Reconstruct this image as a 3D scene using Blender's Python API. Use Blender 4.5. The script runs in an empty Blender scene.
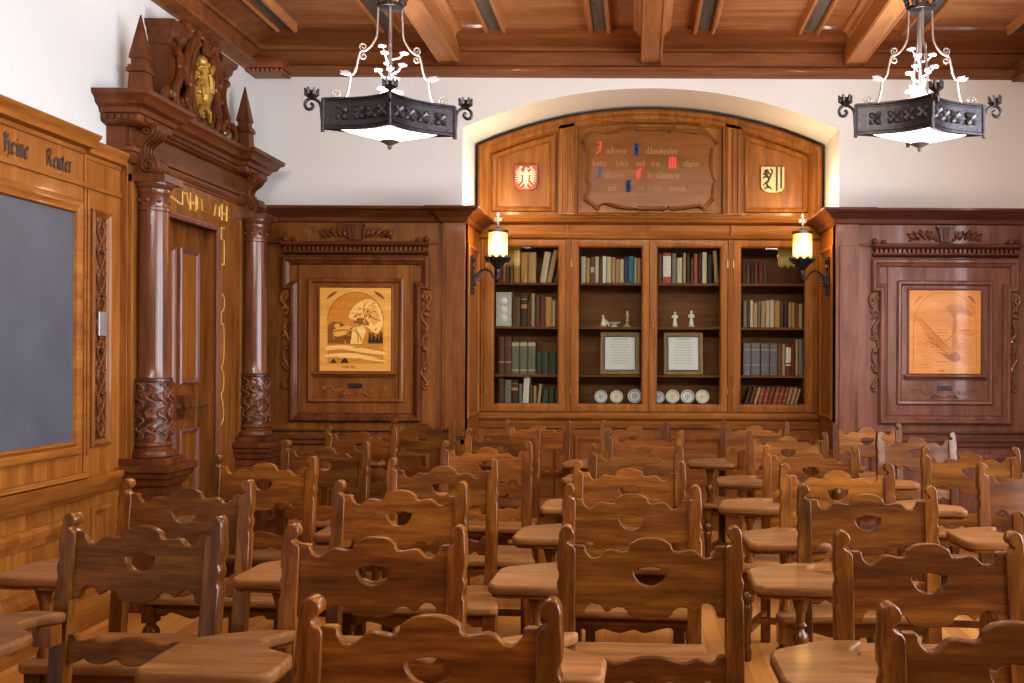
import bpy, bmesh, math, random
from mathutils import Vector, Matrix
from mathutils.geometry import tessellate_polygon
random.seed(11)
S = bpy.context.scene
C = S.collection
PI = math.pi

# ------------------------------------------------------------------ helpers
def link(name, me, parent=None, loc=(0, 0, 0), rot=(0, 0, 0)):
    o = bpy.data.objects.new(name, me)
    C.objects.link(o)
    o.location = loc
    o.rotation_euler = rot
    if parent:
        o.parent = parent
    return o

def tag(o, label=None, cat=None, group=None, kind=None):
    if label: o['label'] = label
    if cat: o['category'] = cat
    if group: o['group'] = group
    if kind: o['kind'] = kind
    return o

def thing(name, label, cat, loc=(0, 0, 0), rz=0, group=None):
    return tag(link(name, None, None, loc, (0, 0, rz)), label, cat, group)

def bevel(o, w=.003, seg=2, ang=40):
    m = o.modifiers.new('edge', 'BEVEL')
    m.width = w; m.segments = seg; m.limit_method = 'ANGLE'; m.angle_limit = math.radians(ang)
    m.harden_normals = True
    return o

def shade(me, ang=35):
    if len(me.polygons):
        me.shade_smooth()
        me.set_sharp_from_angle(angle=math.radians(ang))

def vec2(p): return Vector((p[0], p[1]))

BACK = lambda y0: (lambda u, v, w: (u, y0 - w, v))      # plane facing the camera side
LEFT = lambda x0: (lambda u, v, w: (x0 + w, u, v))      # plane facing +x
FLAT = lambda u, v, w: (u, v, w)

class MB:
    def __init__(s): s.v = []; s.f = []; s.m = []; s.mi = 0
    def add(s, vs, fs):
        b = len(s.v); s.v += [tuple(p) for p in vs]
        for f in fs:
            s.f.append(tuple(b + i for i in f)); s.m.append(s.mi)
        return s
    def box(s, x0, x1, y0, y1, z0, z1, fn=FLAT):
        P = [(x0, y0, z0), (x1, y0, z0), (x1, y1, z0), (x0, y1, z0), (x0, y0, z1), (x1, y0, z1), (x1, y1, z1), (x0, y1, z1)]
        return s.add([fn(*p) for p in P], [(0, 3, 2, 1), (4, 5, 6, 7), (0, 1, 5, 4), (1, 2, 6, 5), (2, 3, 7, 6), (3, 0, 4, 7)])
    def frustum(s, x0, x1, y0, y1, z0, X0, X1, Y0, Y1, z1, fn=FLAT):
        P = [(x0, y0, z0), (x1, y0, z0), (x1, y1, z0), (x0, y1, z0), (X0, Y0, z1), (X1, Y0, z1), (X1, Y1, z1), (X0, Y1, z1)]
        return s.add([fn(*p) for p in P], [(0, 3, 2, 1), (4, 5, 6, 7), (0, 1, 5, 4), (1, 2, 6, 5), (2, 3, 7, 6), (3, 0, 4, 7)])
    def prism(s, pts, w0, w1, fn=FLAT):
        n = len(pts)
        P = [fn(p[0], p[1], w0) for p in pts] + [fn(p[0], p[1], w1) for p in pts]
        F = [tuple(range(n))[::-1], tuple(range(n, 2 * n))] + [(i, (i + 1) % n, n + (i + 1) % n, n + i) for i in range(n)]
        return s.add(P, F)
    def lathe(s, prof, c=(0, 0, 0), n=20, sx=1, sy=1):
        vs = []; fs = []
        for r, z in prof:
            for k in range(n):
                a = 2 * PI * k / n
                vs.append((c[0] + sx * r * math.cos(a), c[1] + sy * r * math.sin(a), c[2] + z))
        m = len(prof)
        for i in range(m - 1):
            for k in range(n):
                k2 = (k + 1) % n
                fs.append((i * n + k, i * n + k2, (i + 1) * n + k2, (i + 1) * n + k))
        fs.append(tuple(range(n))[::-1]); fs.append(tuple((m - 1) * n + k for k in range(n)))
        return s.add(vs, fs)
    def ball(s, c, r, n=12, m=8, sc=(1, 1, 1)):
        prof = [(max(1e-4, r * math.sin(PI * i / m)), -r * math.cos(PI * i / m)) for i in range(m + 1)]
        b = len(s.v)
        s.lathe(prof, (0, 0, 0), n)
        for i in range(b, len(s.v)):
            p = s.v[i]; s.v[i] = (c[0] + p[0] * sc[0], c[1] + p[1] * sc[1], c[2] + p[2] * sc[2])
        return s
    def tube(s, pts, r, n=8, flat=1.0, up=None):
        pts = [Vector(p) for p in pts]
        m = len(pts)
        rs = r if isinstance(r, (list, tuple)) else [r] * m
        vs = []; fs = []
        prev = None
        for i, p in enumerate(pts):
            t = (pts[min(i + 1, m - 1)] - pts[max(i - 1, 0)])
            if t.length < 1e-9: t = Vector((0, 0, 1))
            t.normalize()
            if prev is None:
                a = Vector(up) if up else (Vector((0, 0, 1)) if abs(t.z) < .9 else Vector((1, 0, 0)))
            else: a = prev
            a = (a - t * a.dot(t))
            if a.length < 1e-6: a = Vector((1, 0, 0)) - t * t.x
            a.normalize(); prev = a
            b = t.cross(a)
            for k in range(n):
                q = 2 * PI * k / n
                vs.append(p + a * rs[i] * math.cos(q) + b * rs[i] * flat * math.sin(q))
        for i in range(m - 1):
            for k in range(n):
                k2 = (k + 1) % n
                fs.append((i * n + k, i * n + k2, (i + 1) * n + k2, (i + 1) * n + k))
        fs.append(tuple(range(n))[::-1]); fs.append(tuple((m - 1) * n + k for k in range(n)))
        return s.add(vs, fs)
    def sweep(s, path, prof, closed, fn=FLAT):
        """profile (offset to the left of travel, height) along a mitred 2-D path"""
        P = [vec2(p) for p in path]; n = len(P); k = len(prof)
        vs = []
        for i in range(n):
            d0 = (P[i] - P[i - 1]) if (closed or i > 0) else None
            d1 = (P[(i + 1) % n] - P[i]) if (closed or i < n - 1) else None
            if d0 is None: d0 = d1
            if d1 is None: d1 = d0
            d0 = d0.normalized(); d1 = d1.normalized()
            n0 = Vector((-d0.y, d0.x)); n1 = Vector((-d1.y, d1.x))
            mit = n0 + n1
            mit = mit / max(.2, mit.dot(n0)) if mit.length > 1e-6 else n0
            for o, h in prof:
                q = P[i] + mit * o
                vs.append(fn(q.x, q.y, h))
        fs = []
        for i in range(n if closed else n - 1):
            j = (i + 1) % n
            for a in range(k):
                b = (a + 1) % k
                fs.append((i * k + a, i * k + b, j * k + b, j * k + a))
        if not closed:
            fs.append(tuple(range(k))); fs.append(tuple((n - 1) * k + a for a in range(k))[::-1])
        return s.add(vs, fs)
    def mesh(s, name, mats, ang=35):
        me = bpy.data.meshes.new(name)
        me.from_pydata(s.v, [], s.f)
        me.update()
        bm = bmesh.new(); bm.from_mesh(me)
        bmesh.ops.recalc_face_normals(bm, faces=bm.faces)
        bm.to_mesh(me); bm.free()
        for m in (mats if isinstance(mats, (list, tuple)) else [mats]): me.materials.append(m)
        if isinstance(mats, (list, tuple)):
            me.polygons.foreach_set('material_index', s.m)
        shade(me, ang)
        return me
    def build(s, name, mats, parent=None, bev=0, ang=35, loc=(0, 0, 0), rot=(0, 0, 0)):
        o = link(name, s.mesh(name, mats, ang), parent, loc, rot)
        if bev: bevel(o, bev)
        return o

def board_mesh(name, outlines, thick, bev, mat, fn=None, ang=35):
    """flat board with curved outline and holes (first outline is the outer one), rounded edges; w from 0 to thick"""
    cu = bpy.data.curves.new('tmp', 'CURVE')
    cu.dimensions = '2D'; cu.fill_mode = 'BOTH'
    cu.extrude = max(1e-4, thick / 2 - bev); cu.bevel_depth = bev; cu.bevel_resolution = 1; cu.offset = -bev
    for pts in outlines:
        sp = cu.splines.new('POLY'); sp.points.add(len(pts) - 1)
        for p, q in zip(sp.points, pts): p.co = (q[0], q[1], 0, 1)
        sp.use_cyclic_u = True
    ob = bpy.data.objects.new('tmp', cu); C.objects.link(ob)
    dg = bpy.context.evaluated_depsgraph_get(); dg.update()
    me = bpy.data.meshes.new_from_object(ob.evaluated_get(dg))
    bpy.data.objects.remove(ob); bpy.data.curves.remove(cu)
    me.name = name
    bm = bmesh.new(); bm.from_mesh(me)
    bmesh.ops.remove_doubles(bm, verts=bm.verts, dist=1e-5)
    bmesh.ops.recalc_face_normals(bm, faces=bm.faces)
    bm.normal_update()
    for f in bm.faces: f.smooth = True
    for e in bm.edges:      # flat faces stay flat, rounded edges stay soft
        caps = [abs(f.normal.z) > .99 for f in e.link_faces]
        e.smooth = not (len(set(caps)) > 1 or e.calc_face_angle(0) > math.radians(50))
    for v in bm.verts:
        u, vv, w = v.co
        v.co = fn(u, vv, w + thick / 2) if fn else (u, vv, w + thick / 2)
    bmesh.ops.recalc_face_normals(bm, faces=bm.faces)
    bm.to_mesh(me); bm.free()
    me.materials.clear(); me.materials.append(mat)
    return me

def arc(cx, cy, r, a0, a1, n=8):
    return [(cx + r * math.cos(math.radians(a0 + (a1 - a0) * i / n)), cy + r * math.sin(math.radians(a0 + (a1 - a0) * i / n))) for i in range(n + 1)]

def smooth(pts, n=4, closed=False):
    """Catmull-Rom through points"""
    P = [Vector(p) for p in pts]; m = len(P); out = []
    for i in range(m if closed else m - 1):
        g = (lambda k: P[k % m]) if closed else (lambda k: P[min(max(k, 0), m - 1)])
        p0, p1, p2, p3 = g(i - 1), g(i), g(i + 1), g(i + 2)
        for j in range(n):
            t = j / n
            out.append(.5 * ((2 * p1) + (p2 - p0) * t + (2 * p0 - 5 * p1 + 4 * p2 - p3) * t * t + (3 * p1 - p0 - 3 * p2 + p3) * t ** 3))
    if not closed: out.append(P[-1])
    return [tuple(p) for p in out]

def spiral(c, r0, r1, a0, turns, n=22):
    return [(c[0] + (r0 + (r1 - r0) * i / n) * math.cos(a0 + turns * 2 * PI * i / n),
             c[1] + (r0 + (r1 - r0) * i / n) * math.sin(a0 + turns * 2 * PI * i / n)) for i in range(n + 1)]

def mirror(pts): return [(-p[0], p[1]) for p in pts][::-1]

# ------------------------------------------------------------------ materials
def newmat(name):
    m = bpy.data.materials.new(name); m.use_nodes = True
    nt = m.node_tree
    b = nt.nodes['Principled BSDF']
    return m, nt, b

def N(nt, t, **k):
    n = nt.nodes.new(t)
    for a, v in k.items():
        if a in n.inputs: n.inputs[a].default_value = v
        else: setattr(n, a, v)
    return n

def ramp(nt, fac, stops):
    r = nt.nodes.new('ShaderNodeValToRGB')
    e = r.color_ramp.elements
    while len(e) < len(stops): e.new(.5)
    for x, (p, c) in zip(e, stops):
        x.position = p; x.color = (*c, 1)
    nt.links.new(fac, r.inputs[0])
    return r

def wood(name, dark, mid, light, axis='Z', sc=1.0, rough=.34, coat=.25, bump=.12, var=.25, crough=.08):
    m, nt, b = newmat(name)
    L = nt.links.new
    tc = N(nt, 'ShaderNodeTexCoord')
    oi = N(nt, 'ShaderNodeObjectInfo')
    off = N(nt, 'ShaderNodeVectorMath', operation='SCALE'); off.inputs[0].default_value = (7.3, 3.1, 5.7)
    L(oi.outputs['Random'], off.inputs['Scale'])
    ad = N(nt, 'ShaderNodeVectorMath', operation='ADD')
    L(tc.outputs['Object'], ad.inputs[0]); L(off.outputs[0], ad.inputs[1])
    mp = N(nt, 'ShaderNodeMapping')
    a = {'X': (.7, 7, 7), 'Y': (7, .7, 7), 'Z': (7, 7, .7)}[axis]
    mp.inputs['Scale'].default_value = tuple(q * sc for q in a)
    L(ad.outputs[0], mp.inputs[0])
    n1 = N(nt, 'ShaderNodeTexNoise', Scale=2.6, Detail=8.0, Roughness=.62, Distortion=.55)
    L(mp.outputs[0], n1.inputs['Vector'])
    mp2 = N(nt, 'ShaderNodeMapping'); mp2.inputs['Scale'].default_value = tuple(q * sc * 7 for q in a)
    L(ad.outputs[0], mp2.inputs[0])
    n2 = N(nt, 'ShaderNodeTexNoise', Scale=2.0, Detail=4.0, Roughness=.6)
    L(mp2.outputs[0], n2.inputs['Vector'])
    mx = N(nt, 'ShaderNodeMath', operation='MULTIPLY_ADD'); mx.inputs[1].default_value = .35
    L(n2.outputs['Fac'], mx.inputs[0])
    sub = N(nt, 'ShaderNodeMath', operation='MULTIPLY_ADD'); sub.inputs[1].default_value = .9; sub.inputs[2].default_value = -.12
    L(n1.outputs['Fac'], sub.inputs[0]); L(sub.outputs[0], mx.inputs[2])
    r = ramp(nt, mx.outputs[0], [(.25, dark), (.5, mid), (.75, light)])
    hs = N(nt, 'ShaderNodeHueSaturation')
    v = N(nt, 'ShaderNodeMapRange'); v.inputs['To Min'].default_value = 1 - var; v.inputs['To Max'].default_value = 1 + var
    L(oi.outputs['Random'], v.inputs['Value']); L(v.outputs[0], hs.inputs['Value'])
    wn = N(nt, 'ShaderNodeTexWhiteNoise', noise_dimensions='1D'); L(oi.outputs['Random'], wn.inputs['W'])
    hv = N(nt, 'ShaderNodeMapRange'); hv.inputs['To Min'].default_value = .5 - .012 * var; hv.inputs['To Max'].default_value = .5 + .012 * var
    L(wn.outputs['Value'], hv.inputs['Value']); L(hv.outputs[0], hs.inputs['Hue'])
    L(r.outputs[0], hs.inputs['Color']); L(hs.outputs[0], b.inputs['Base Color'])
    b.inputs['Roughness'].default_value = rough + .1
    b.inputs['Coat Weight'].default_value = coat * .7; b.inputs['Coat Roughness'].default_value = crough; b.inputs['Specular IOR Level'].default_value = .14
    bp = N(nt, 'ShaderNodeBump', Strength=bump, Distance=.004)
    L(n2.outputs['Fac'], bp.inputs['Height']); L(bp.outputs[0], b.inputs['Normal'])
    return m

def plain(name, col, rough=.6, metal=0, bump=0, bscale=40, var=0, emit=None, estr=0, coat=0):
    m, nt, b = newmat(name)
    L = nt.links.new
    tc = N(nt, 'ShaderNodeTexCoord')
    n = N(nt, 'ShaderNodeTexNoise', Scale=float(bscale), Detail=4.0)
    L(tc.outputs['Object'], n.inputs['Vector'])
    lo = tuple(c * (1 - var) for c in col); hi = tuple(min(1, c * (1 + var)) for c in col)
    r = ramp(nt, n.outputs['Fac'], [(.3, lo), (.7, hi)])
    L(r.outputs[0], b.inputs['Base Color'])
    b.inputs['Roughness'].default_value = rough; b.inputs['Metallic'].default_value = metal
    b.inputs['Coat Weight'].default_value = coat
    if bump:
        bp = N(nt, 'ShaderNodeBump', Strength=bump, Distance=.01)
        L(n.outputs['Fac'], bp.inputs['Height']); L(bp.outputs[0], b.inputs['Normal'])
    if emit:
        b.inputs['Emission Color'].default_value = (*emit, 1); b.inputs['Emission Strength'].default_value = estr
    return m

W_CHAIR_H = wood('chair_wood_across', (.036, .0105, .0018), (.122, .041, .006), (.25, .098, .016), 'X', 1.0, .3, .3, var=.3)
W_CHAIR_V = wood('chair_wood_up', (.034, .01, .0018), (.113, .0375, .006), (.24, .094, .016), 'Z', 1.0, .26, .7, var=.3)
W_CHAIR_Y = wood('chair_wood_sheen', (.1, .042, .014), (.2, .088, .03), (.32, .15, .055), 'X', 1.0, .32, .05, var=.2)  # paler than the other chair wood: tablet sheen put into the colour
W_DARK = wood('dark_oak', (.045, .014, .006), (.115, .038, .014), (.19, .07, .026), 'Z', .7, .33, .3, var=.06)
W_DARK_H = wood('dark_oak_across', (.045, .014, .006), (.115, .038, .014), (.19, .07, .026), 'X', .7, .33, .3, var=.06)
W_DARK_Y = wood('dark_oak_along', (.06, .019, .008), (.13, .043, .016), (.2, .075, .028), 'Y', .7, .33, .3, var=.06)
W_MID = wood('walnut', (.08, .026, .006), (.175, .064, .015), (.27, .11, .027), 'Z', .7, .33, .3, var=.06)
W_MID_H = wood('walnut_across', (.08, .026, .006), (.175, .064, .015), (.27, .11, .027), 'X', .7, .33, .3, var=.06)
W_GOLD = wood('honey_oak', (.15, .05, .01), (.26, .1, .021), (.37, .16, .037), 'Z', .7, .36, .25, var=.05)
W_GOLD_Y = wood('honey_oak_along', (.15, .05, .01), (.26, .1, .021), (.37, .16, .037), 'Y', .7, .36, .25, var=.05)
W_CASE = wood('bookcase_oak', (.11, .037, .008), (.215, .082, .017), (.32, .14, .034), 'Z', .7, .33, .12, var=.05)
W_CASE_H = wood('bookcase_oak_across', (.11, .037, .008), (.215, .082, .017), (.32, .14, .034), 'X', .7, .36, .0, var=.05)
W_CEIL = wood('ceiling_panel_wood', (.2, .082, .034), (.335, .155, .067), (.46, .24, .115), 'X', .45, .42, .12, var=.05)
W_BEAM = wood('ceiling_beam_wood', (.24, .1, .038), (.38, .175, .07), (.5, .255, .11), 'Y', .6, .38, .15, var=.08)
W_CORN = wood('ceiling_cornice_wood', (.13, .045, .017), (.21, .08, .03), (.31, .13, .05), 'X', .5, .32, .3, var=.04)
W_SHELF = wood('shelf_wood', (.12, .05, .018), (.2, .085, .03), (.28, .13, .05), 'X', 1, .4, .1, var=.1)
SLAT = wood('weathered_slat', (.075, .062, .05), (.115, .1, .082), (.16, .14, .115), 'Y', 1, .5, 0, var=.1)
M_IN = wood('inlay_ground', (.5, .24, .05), (.62, .32, .075), (.7, .4, .11), 'X', 1, .3, .4, var=0)
M_IN2 = wood('inlay_amber', (.4, .16, .025), (.5, .21, .035), (.56, .26, .05), 'X', 1, .3, .4, var=0)
M_IN3 = wood('inlay_brown', (.16, .06, .016), (.22, .09, .024), (.3, .13, .035), 'X', 1, .3, .4, var=0)
M_IN4 = wood('inlay_pale', (.62, .36, .1), (.72, .45, .15), (.8, .54, .2), 'X', 1, .3, .4, var=0)
M_IN5 = wood('inlay_black', (.03, .016, .008), (.05, .025, .012), (.08, .04, .018), 'X', 1, .3, .4, var=0)
M_INR = wood('inlay_maple', (.5, .2, .06), (.6, .27, .085), (.68, .34, .12), 'X', .8, .3, .4, var=0)
M_INR2 = wood('inlay_maple_shade', (.4, .16, .05), (.47, .19, .06), (.54, .24, .08), 'X', .8, .3, .4, var=0)
M_INR3 = wood('inlay_maple_dark', (.26, .1, .04), (.32, .13, .055), (.38, .16, .07), 'X', .8, .3, .4, var=0)
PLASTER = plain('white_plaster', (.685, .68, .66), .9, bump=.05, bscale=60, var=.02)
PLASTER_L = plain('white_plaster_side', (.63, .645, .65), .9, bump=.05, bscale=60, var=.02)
SLATE = plain('slate_board', (.085, .093, .118), .55, var=.14, bscale=3)
IRON = plain('wrought_iron', (.055, .05, .055), .38, .75, bump=.2, bscale=60, var=.3)
IRON_L = plain('bright_wrought_iron', (.27, .23, .21), .4, .6, var=.15)
PALE = plain('pale_enamel_flower', (.6, .5, .58), .35, .1, var=.1)
GOLD = plain('gilt', (.5, .33, .09), .4, .6, var=.3, bump=.4, bscale=60)
BRASS = plain('old_brass', (.35, .24, .12), .35, .9, var=.2)
INLAY_GOLD = plain('gold_inlay', (.55, .33, .08), .35, .1, var=.2)
LETTER = plain('letter_black', (.05, .025, .015), .5)
RED = plain('letter_red', (.62, .05, .02), .5)
BLUE = plain('letter_blue', (.03, .035, .14), .5)
FAINT = plain('letter_faint', (.3, .155, .05), .5)
PAPER = plain('paper', (.8, .8, .78), .8, var=.03)
INK = plain('grey_ink', (.5, .5, .5), .8)
CREAM = plain('cream_pages', (.66, .58, .42), .85, var=.1)
PORC = plain('porcelain', (.85, .82, .76), .2, var=.05, coat=.5)
PORCB = plain('porcelain_blue', (.3, .36, .48), .25, var=.2, coat=.5)
PORCG = plain('porcelain_gold', (.62, .5, .26), .3, var=.2)
S_RED = plain('shield_red', (.28, .045, .03), .45, var=.3)
S_GOLD = plain('shield_gold', (.48, .35, .15), .4, var=.15)
S_WHITE = plain('shield_white', (.62, .52, .36), .5, var=.1)
S_BLACK = plain('shield_black', (.025, .025, .02), .5)
SILVER = plain('steel_plate', (.5, .5, .52), .3, .8)
FRAME_D = plain('picture_frame_dark', (.06, .025, .012), .35)
GREYBOX = plain('pale_grey_card', (.62, .6, .55), .8, var=.12, bscale=20)
LAMPGLASS = plain('lamp_diffuser', (.9, .88, .9), .4, emit=(1, .95, 1), estr=5)

def sconce_glow():
    m, nt, b = newmat('amber_lamp_glass')
    L = nt.links.new
    tc = N(nt, 'ShaderNodeTexCoord'); sp = N(nt, 'ShaderNodeSeparateXYZ')
    L(tc.outputs['Generated'], sp.inputs[0])
    r = ramp(nt, sp.outputs['Z'], [(0, (1, .6, .1)), (.35, (1, .74, .28)), (.7, (1, .56, .07)), (1, (.9, .42, .02))])
    r2 = ramp(nt, sp.outputs['Z'], [(0, (.5, .5, .5)), (.4, (1, 1, 1)), (.75, (.36, .36, .36)), (1, (.16, .16, .16))])
    L(r.outputs[0], b.inputs['Emission Color'])
    mu = N(nt, 'ShaderNodeMath', operation='MULTIPLY'); mu.inputs[1].default_value = 2.6
    L(r2.outputs[0], mu.inputs[0]); L(mu.outputs[0], b.inputs['Emission Strength'])
    b.inputs['Base Color'].default_value = (.8, .6, .3, 1); b.inputs['Roughness'].default_value = .5
    return m
AMBER = sconce_glow()

def carved(name, dark, light, sc=22):
    """dark recessed ground under lighter interlaced relief"""
    m, nt, b = newmat(name); L = nt.links.new
    tc = N(nt, 'ShaderNodeTexCoord')
    n = N(nt, 'ShaderNodeTexNoise', Scale=sc * .6, Detail=2.0, Distortion=1.6)
    L(tc.outputs['Object'], n.inputs['Vector'])
    w = N(nt, 'ShaderNodeTexVoronoi', feature='SMOOTH_F1', Scale=float(sc))
    L(n.outputs['Color'], w.inputs['Vector']) if False else L(tc.outputs['Object'], w.inputs['Vector'])
    ad = N(nt, 'ShaderNodeMath', operation='MULTIPLY_ADD'); ad.inputs[1].default_value = .7
    L(n.outputs['Fac'], ad.inputs[0]); L(w.outputs['Distance'], ad.inputs[2])
    r = ramp(nt, ad.outputs[0], [(.45, light), (.8, dark)])
    L(r.outputs[0], b.inputs['Base Color'])
    bp = N(nt, 'ShaderNodeBump', Strength=.8, Distance=.012, invert=True)
    L(ad.outputs[0], bp.inputs['Height']); L(bp.outputs[0], b.inputs['Normal'])
    b.inputs['Roughness'].default_value = .35; b.inputs['Coat Weight'].default_value = .3
    return m
CARVED = carved('carved_oak', (.06, .02, .01), (.2, .075, .035))

def book_mat():
    m, nt, b = newmat('book_cloth'); L = nt.links.new
    oi = N(nt, 'ShaderNodeObjectInfo'); tc = N(nt, 'ShaderNodeTexCoord')
    n = N(nt, 'ShaderNodeTexNoise', Scale=60.0, Detail=3.0)
    L(tc.outputs['Object'], n.inputs['Vector'])
    mr = N(nt, 'ShaderNodeMapRange'); mr.inputs['To Min'].default_value = .75; mr.inputs['To Max'].default_value = 1.2
    L(n.outputs['Fac'], mr.inputs['Value'])
    hs = N(nt, 'ShaderNodeHueSaturation'); L(oi.outputs['Color'], hs.inputs['Color']); L(mr.outputs[0], hs.inputs['Value'])
    L(hs.outputs[0], b.inputs['Base Color']); b.inputs['Roughness'].default_value = .6
    return m
BOOK = book_mat()

def floor_mat():
    m, nt, b = newmat('floor_planks'); L = nt.links.new
    tc = N(nt, 'ShaderNodeTexCoord'); sp = N(nt, 'ShaderNodeSeparateXYZ'); L(tc.outputs['Object'], sp.inputs[0])
    dv = N(nt, 'ShaderNodeMath', operation='DIVIDE'); dv.inputs[1].default_value = .085; L(sp.outputs['X'], dv.inputs[0])
    fl = N(nt, 'ShaderNodeMath', operation='FLOOR'); L(dv.outputs[0], fl.inputs[0])
    wn = N(nt, 'ShaderNodeTexWhiteNoise', noise_dimensions='1D'); L(fl.outputs[0], wn.inputs['W'])
    fr = N(nt, 'ShaderNodeMath', operation='FRACT'); L(dv.outputs[0], fr.inputs[0])
    mp = N(nt, 'ShaderNodeMapping'); mp.inputs['Scale'].default_value = (14, 1.2, 1); L(tc.outputs['Object'], mp.inputs[0])
    n = N(nt, 'ShaderNodeTexNoise', Scale=2.0, Detail=6.0, Distortion=.5); L(mp.outputs[0], n.inputs['Vector'])
    mx = N(nt, 'ShaderNodeMath', operation='MULTIPLY_ADD'); mx.inputs[1].default_value = .45; L(wn.outputs['Value'], mx.inputs[0])
    m5 = N(nt, 'ShaderNodeMath', operation='MULTIPLY'); m5.inputs[1].default_value = .6; L(n.outputs['Fac'], m5.inputs[0]); L(m5.outputs[0], mx.inputs[2])
    r = ramp(nt, mx.outputs[0], [(.15, (.36, .14, .035)), (.5, (.52, .235, .06)), (.85, (.64, .32, .1))])
    gr = ramp(nt, fr.outputs[0], [(0, (.25, .25, .25)), (.04, (1, 1, 1))])
    mm = N(nt, 'ShaderNodeMix', data_type='RGBA', blend_type='MULTIPLY'); mm.inputs['Factor'].default_value = 1
    L(r.outputs[0], mm.inputs[6]); L(gr.outputs[0], mm.inputs[7]); L(mm.outputs[2], b.inputs['Base Color'])
    b.inputs['Roughness'].default_value = .35; b.inputs['Coat Weight'].default_value = .2
    return m
FLOOR = floor_mat()

def glass_mat():
    m, nt, b = newmat('cabinet_glass'); L = nt.links.new
    out = nt.nodes['Material Output']
    t = N(nt, 'ShaderNodeBsdfTransparent'); t.inputs[0].default_value = (.93, .94, .92, 1)
    g = N(nt, 'ShaderNodeBsdfGlossy', Roughness=.02)
    f = N(nt, 'ShaderNodeFresnel', IOR=1.5)
    tc = N(nt, 'ShaderNodeTexCoord'); n = N(nt, 'ShaderNodeTexNoise', Scale=3.0)
    L(tc.outputs['Object'], n.inputs['Vector'])
    bp = N(nt, 'ShaderNodeBump', Strength=.04, Distance=.02); L(n.outputs['Fac'], bp.inputs['Height']); L(bp.outputs[0], g.inputs['Normal'])
    mu = N(nt, 'ShaderNodeMath', operation='MULTIPLY'); mu.inputs[1].default_value = 1.3; L(f.outputs[0], mu.inputs[0])
    x = N(nt, 'ShaderNodeMixShader'); L(mu.outputs[0], x.inputs[0]); L(t.outputs[0], x.inputs[1]); L(g.outputs[0], x.inputs[2])
    L(x.outputs[0], out.inputs['Surface'])
    return m
GLASS = glass_mat()

# ------------------------------------------------------------------ broad-nib blackletter writing
GL = {  # strokes on a grid, x-height 1, ascender 1.6
 'H': [[(0, 1.5), (.15, 1.6), (.2, .1), (.05, 0)], [(.2, .75), (.6, 1.0), (.75, .8), (.75, .1), (.6, -.2)], [(.45, 1.5), (.5, 1.2)]],
 'R': [[(.1, 1.5), (.15, .1), (0, 0)], [(.1, 1.5), (.5, 1.6), (.65, 1.3), (.55, .95), (.2, .8)], [(.3, .85), (.6, .5), (.7, .05), (.85, .1)]],
 'e': [[(.1, .85), (.1, .15), (.3, 0), (.45, .15)], [(.1, .85), (.35, 1), (.45, .75), (.15, .5)]],
 'i': [[(.05, .9), (.15, 1), (.15, .1), (.25, 0)], [(.15, 1.3), (.2, 1.38)]],
 'n': [[(0, .9), (.1, 1), (.1, 0)], [(.1, .85), (.4, 1), (.4, .1), (.5, 0)]],
 'u': [[(0, .95), (.1, 1), (.1, .12), (.35, 0)], [(.4, 1), (.4, .05), (.5, 0)]],
 't': [[(.15, 1.3), (.15, .12), (.35, 0)], [(0, 1), (.35, 1)]],
 'r': [[(0, .9), (.1, 1), (.1, .05), (.2, 0)], [(.12, .85), (.35, 1)]],
 'l': [[(.1, 1.55), (.1, .1), (.25, 0)]],
 'o': [[(.1, .85), (.1, .12), (.3, 0), (.45, .15), (.45, .85), (.25, 1), (.1, .85)]],
 's': [[(.4, .9), (.2, 1), (.1, .75), (.4, .4), (.35, .1), (.05, .05)]],
 'a': [[(.1, .9), (.35, 1), (.4, .05), (.5, 0)], [(.4, .55), (.1, .4), (.12, .05), (.38, .15)]],
 'd': [[(.15, 1.55), (.45, 1.0), (.45, .12), (.25, 0), (.08, .15), (.08, .8), (.4, .9)]],
 'b': [[(.1, 1.55), (.1, .1), (.3, 0), (.45, .15), (.45, .85), (.12, .9)]],
 'h': [[(.1, 1.55), (.1, 0)], [(.1, .85), (.4, 1), (.42, .2), (.3, -.3)]],
 'g': [[(.42, .95), (.12, .9), (.1, .2), (.42, .15)], [(.42, 1), (.42, -.2), (.1, -.4)]],
 'm': [[(0, .9), (.1, 1), (.1, 0)], [(.1, .85), (.4, 1), (.4, 0)], [(.4, .85), (.7, 1), (.7, .1), (.8, 0)]],
 'f': [[(.35, 1.5), (.15, 1.4), (.15, -.2)], [(0, 1), (.35, 1)]],
 'M': [[(.05, 1.4), (.15, 1.5), (.1, .1), (.25, 0)], [(.15, 1.4), (.5, 1.55), (.5, 0)], [(.5, 1.4), (.85, 1.5), (.85, .1), (1, 0)]],
 'C': [[(.75, 1.35), (.45, 1.6), (.1, 1.2), (.1, .3), (.4, 0), (.75, .25)], [(.45, 1.5), (.4, .1)]],
 'J': [[(.15, 1.5), (.6, 1.55), (.45, .2), (.1, 0), (.05, .3)], [(.05, .9), (.45, .9)]],
 'B': [[(.15, 1.5), (.15, .05), (.6, 0), (.75, .4), (.6, .75), (.2, .85)], [(.15, 1.5), (.6, 1.6), (.7, 1.2), (.5, .85)], [(.4, 1.5), (.4, .1)]],
}
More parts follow.
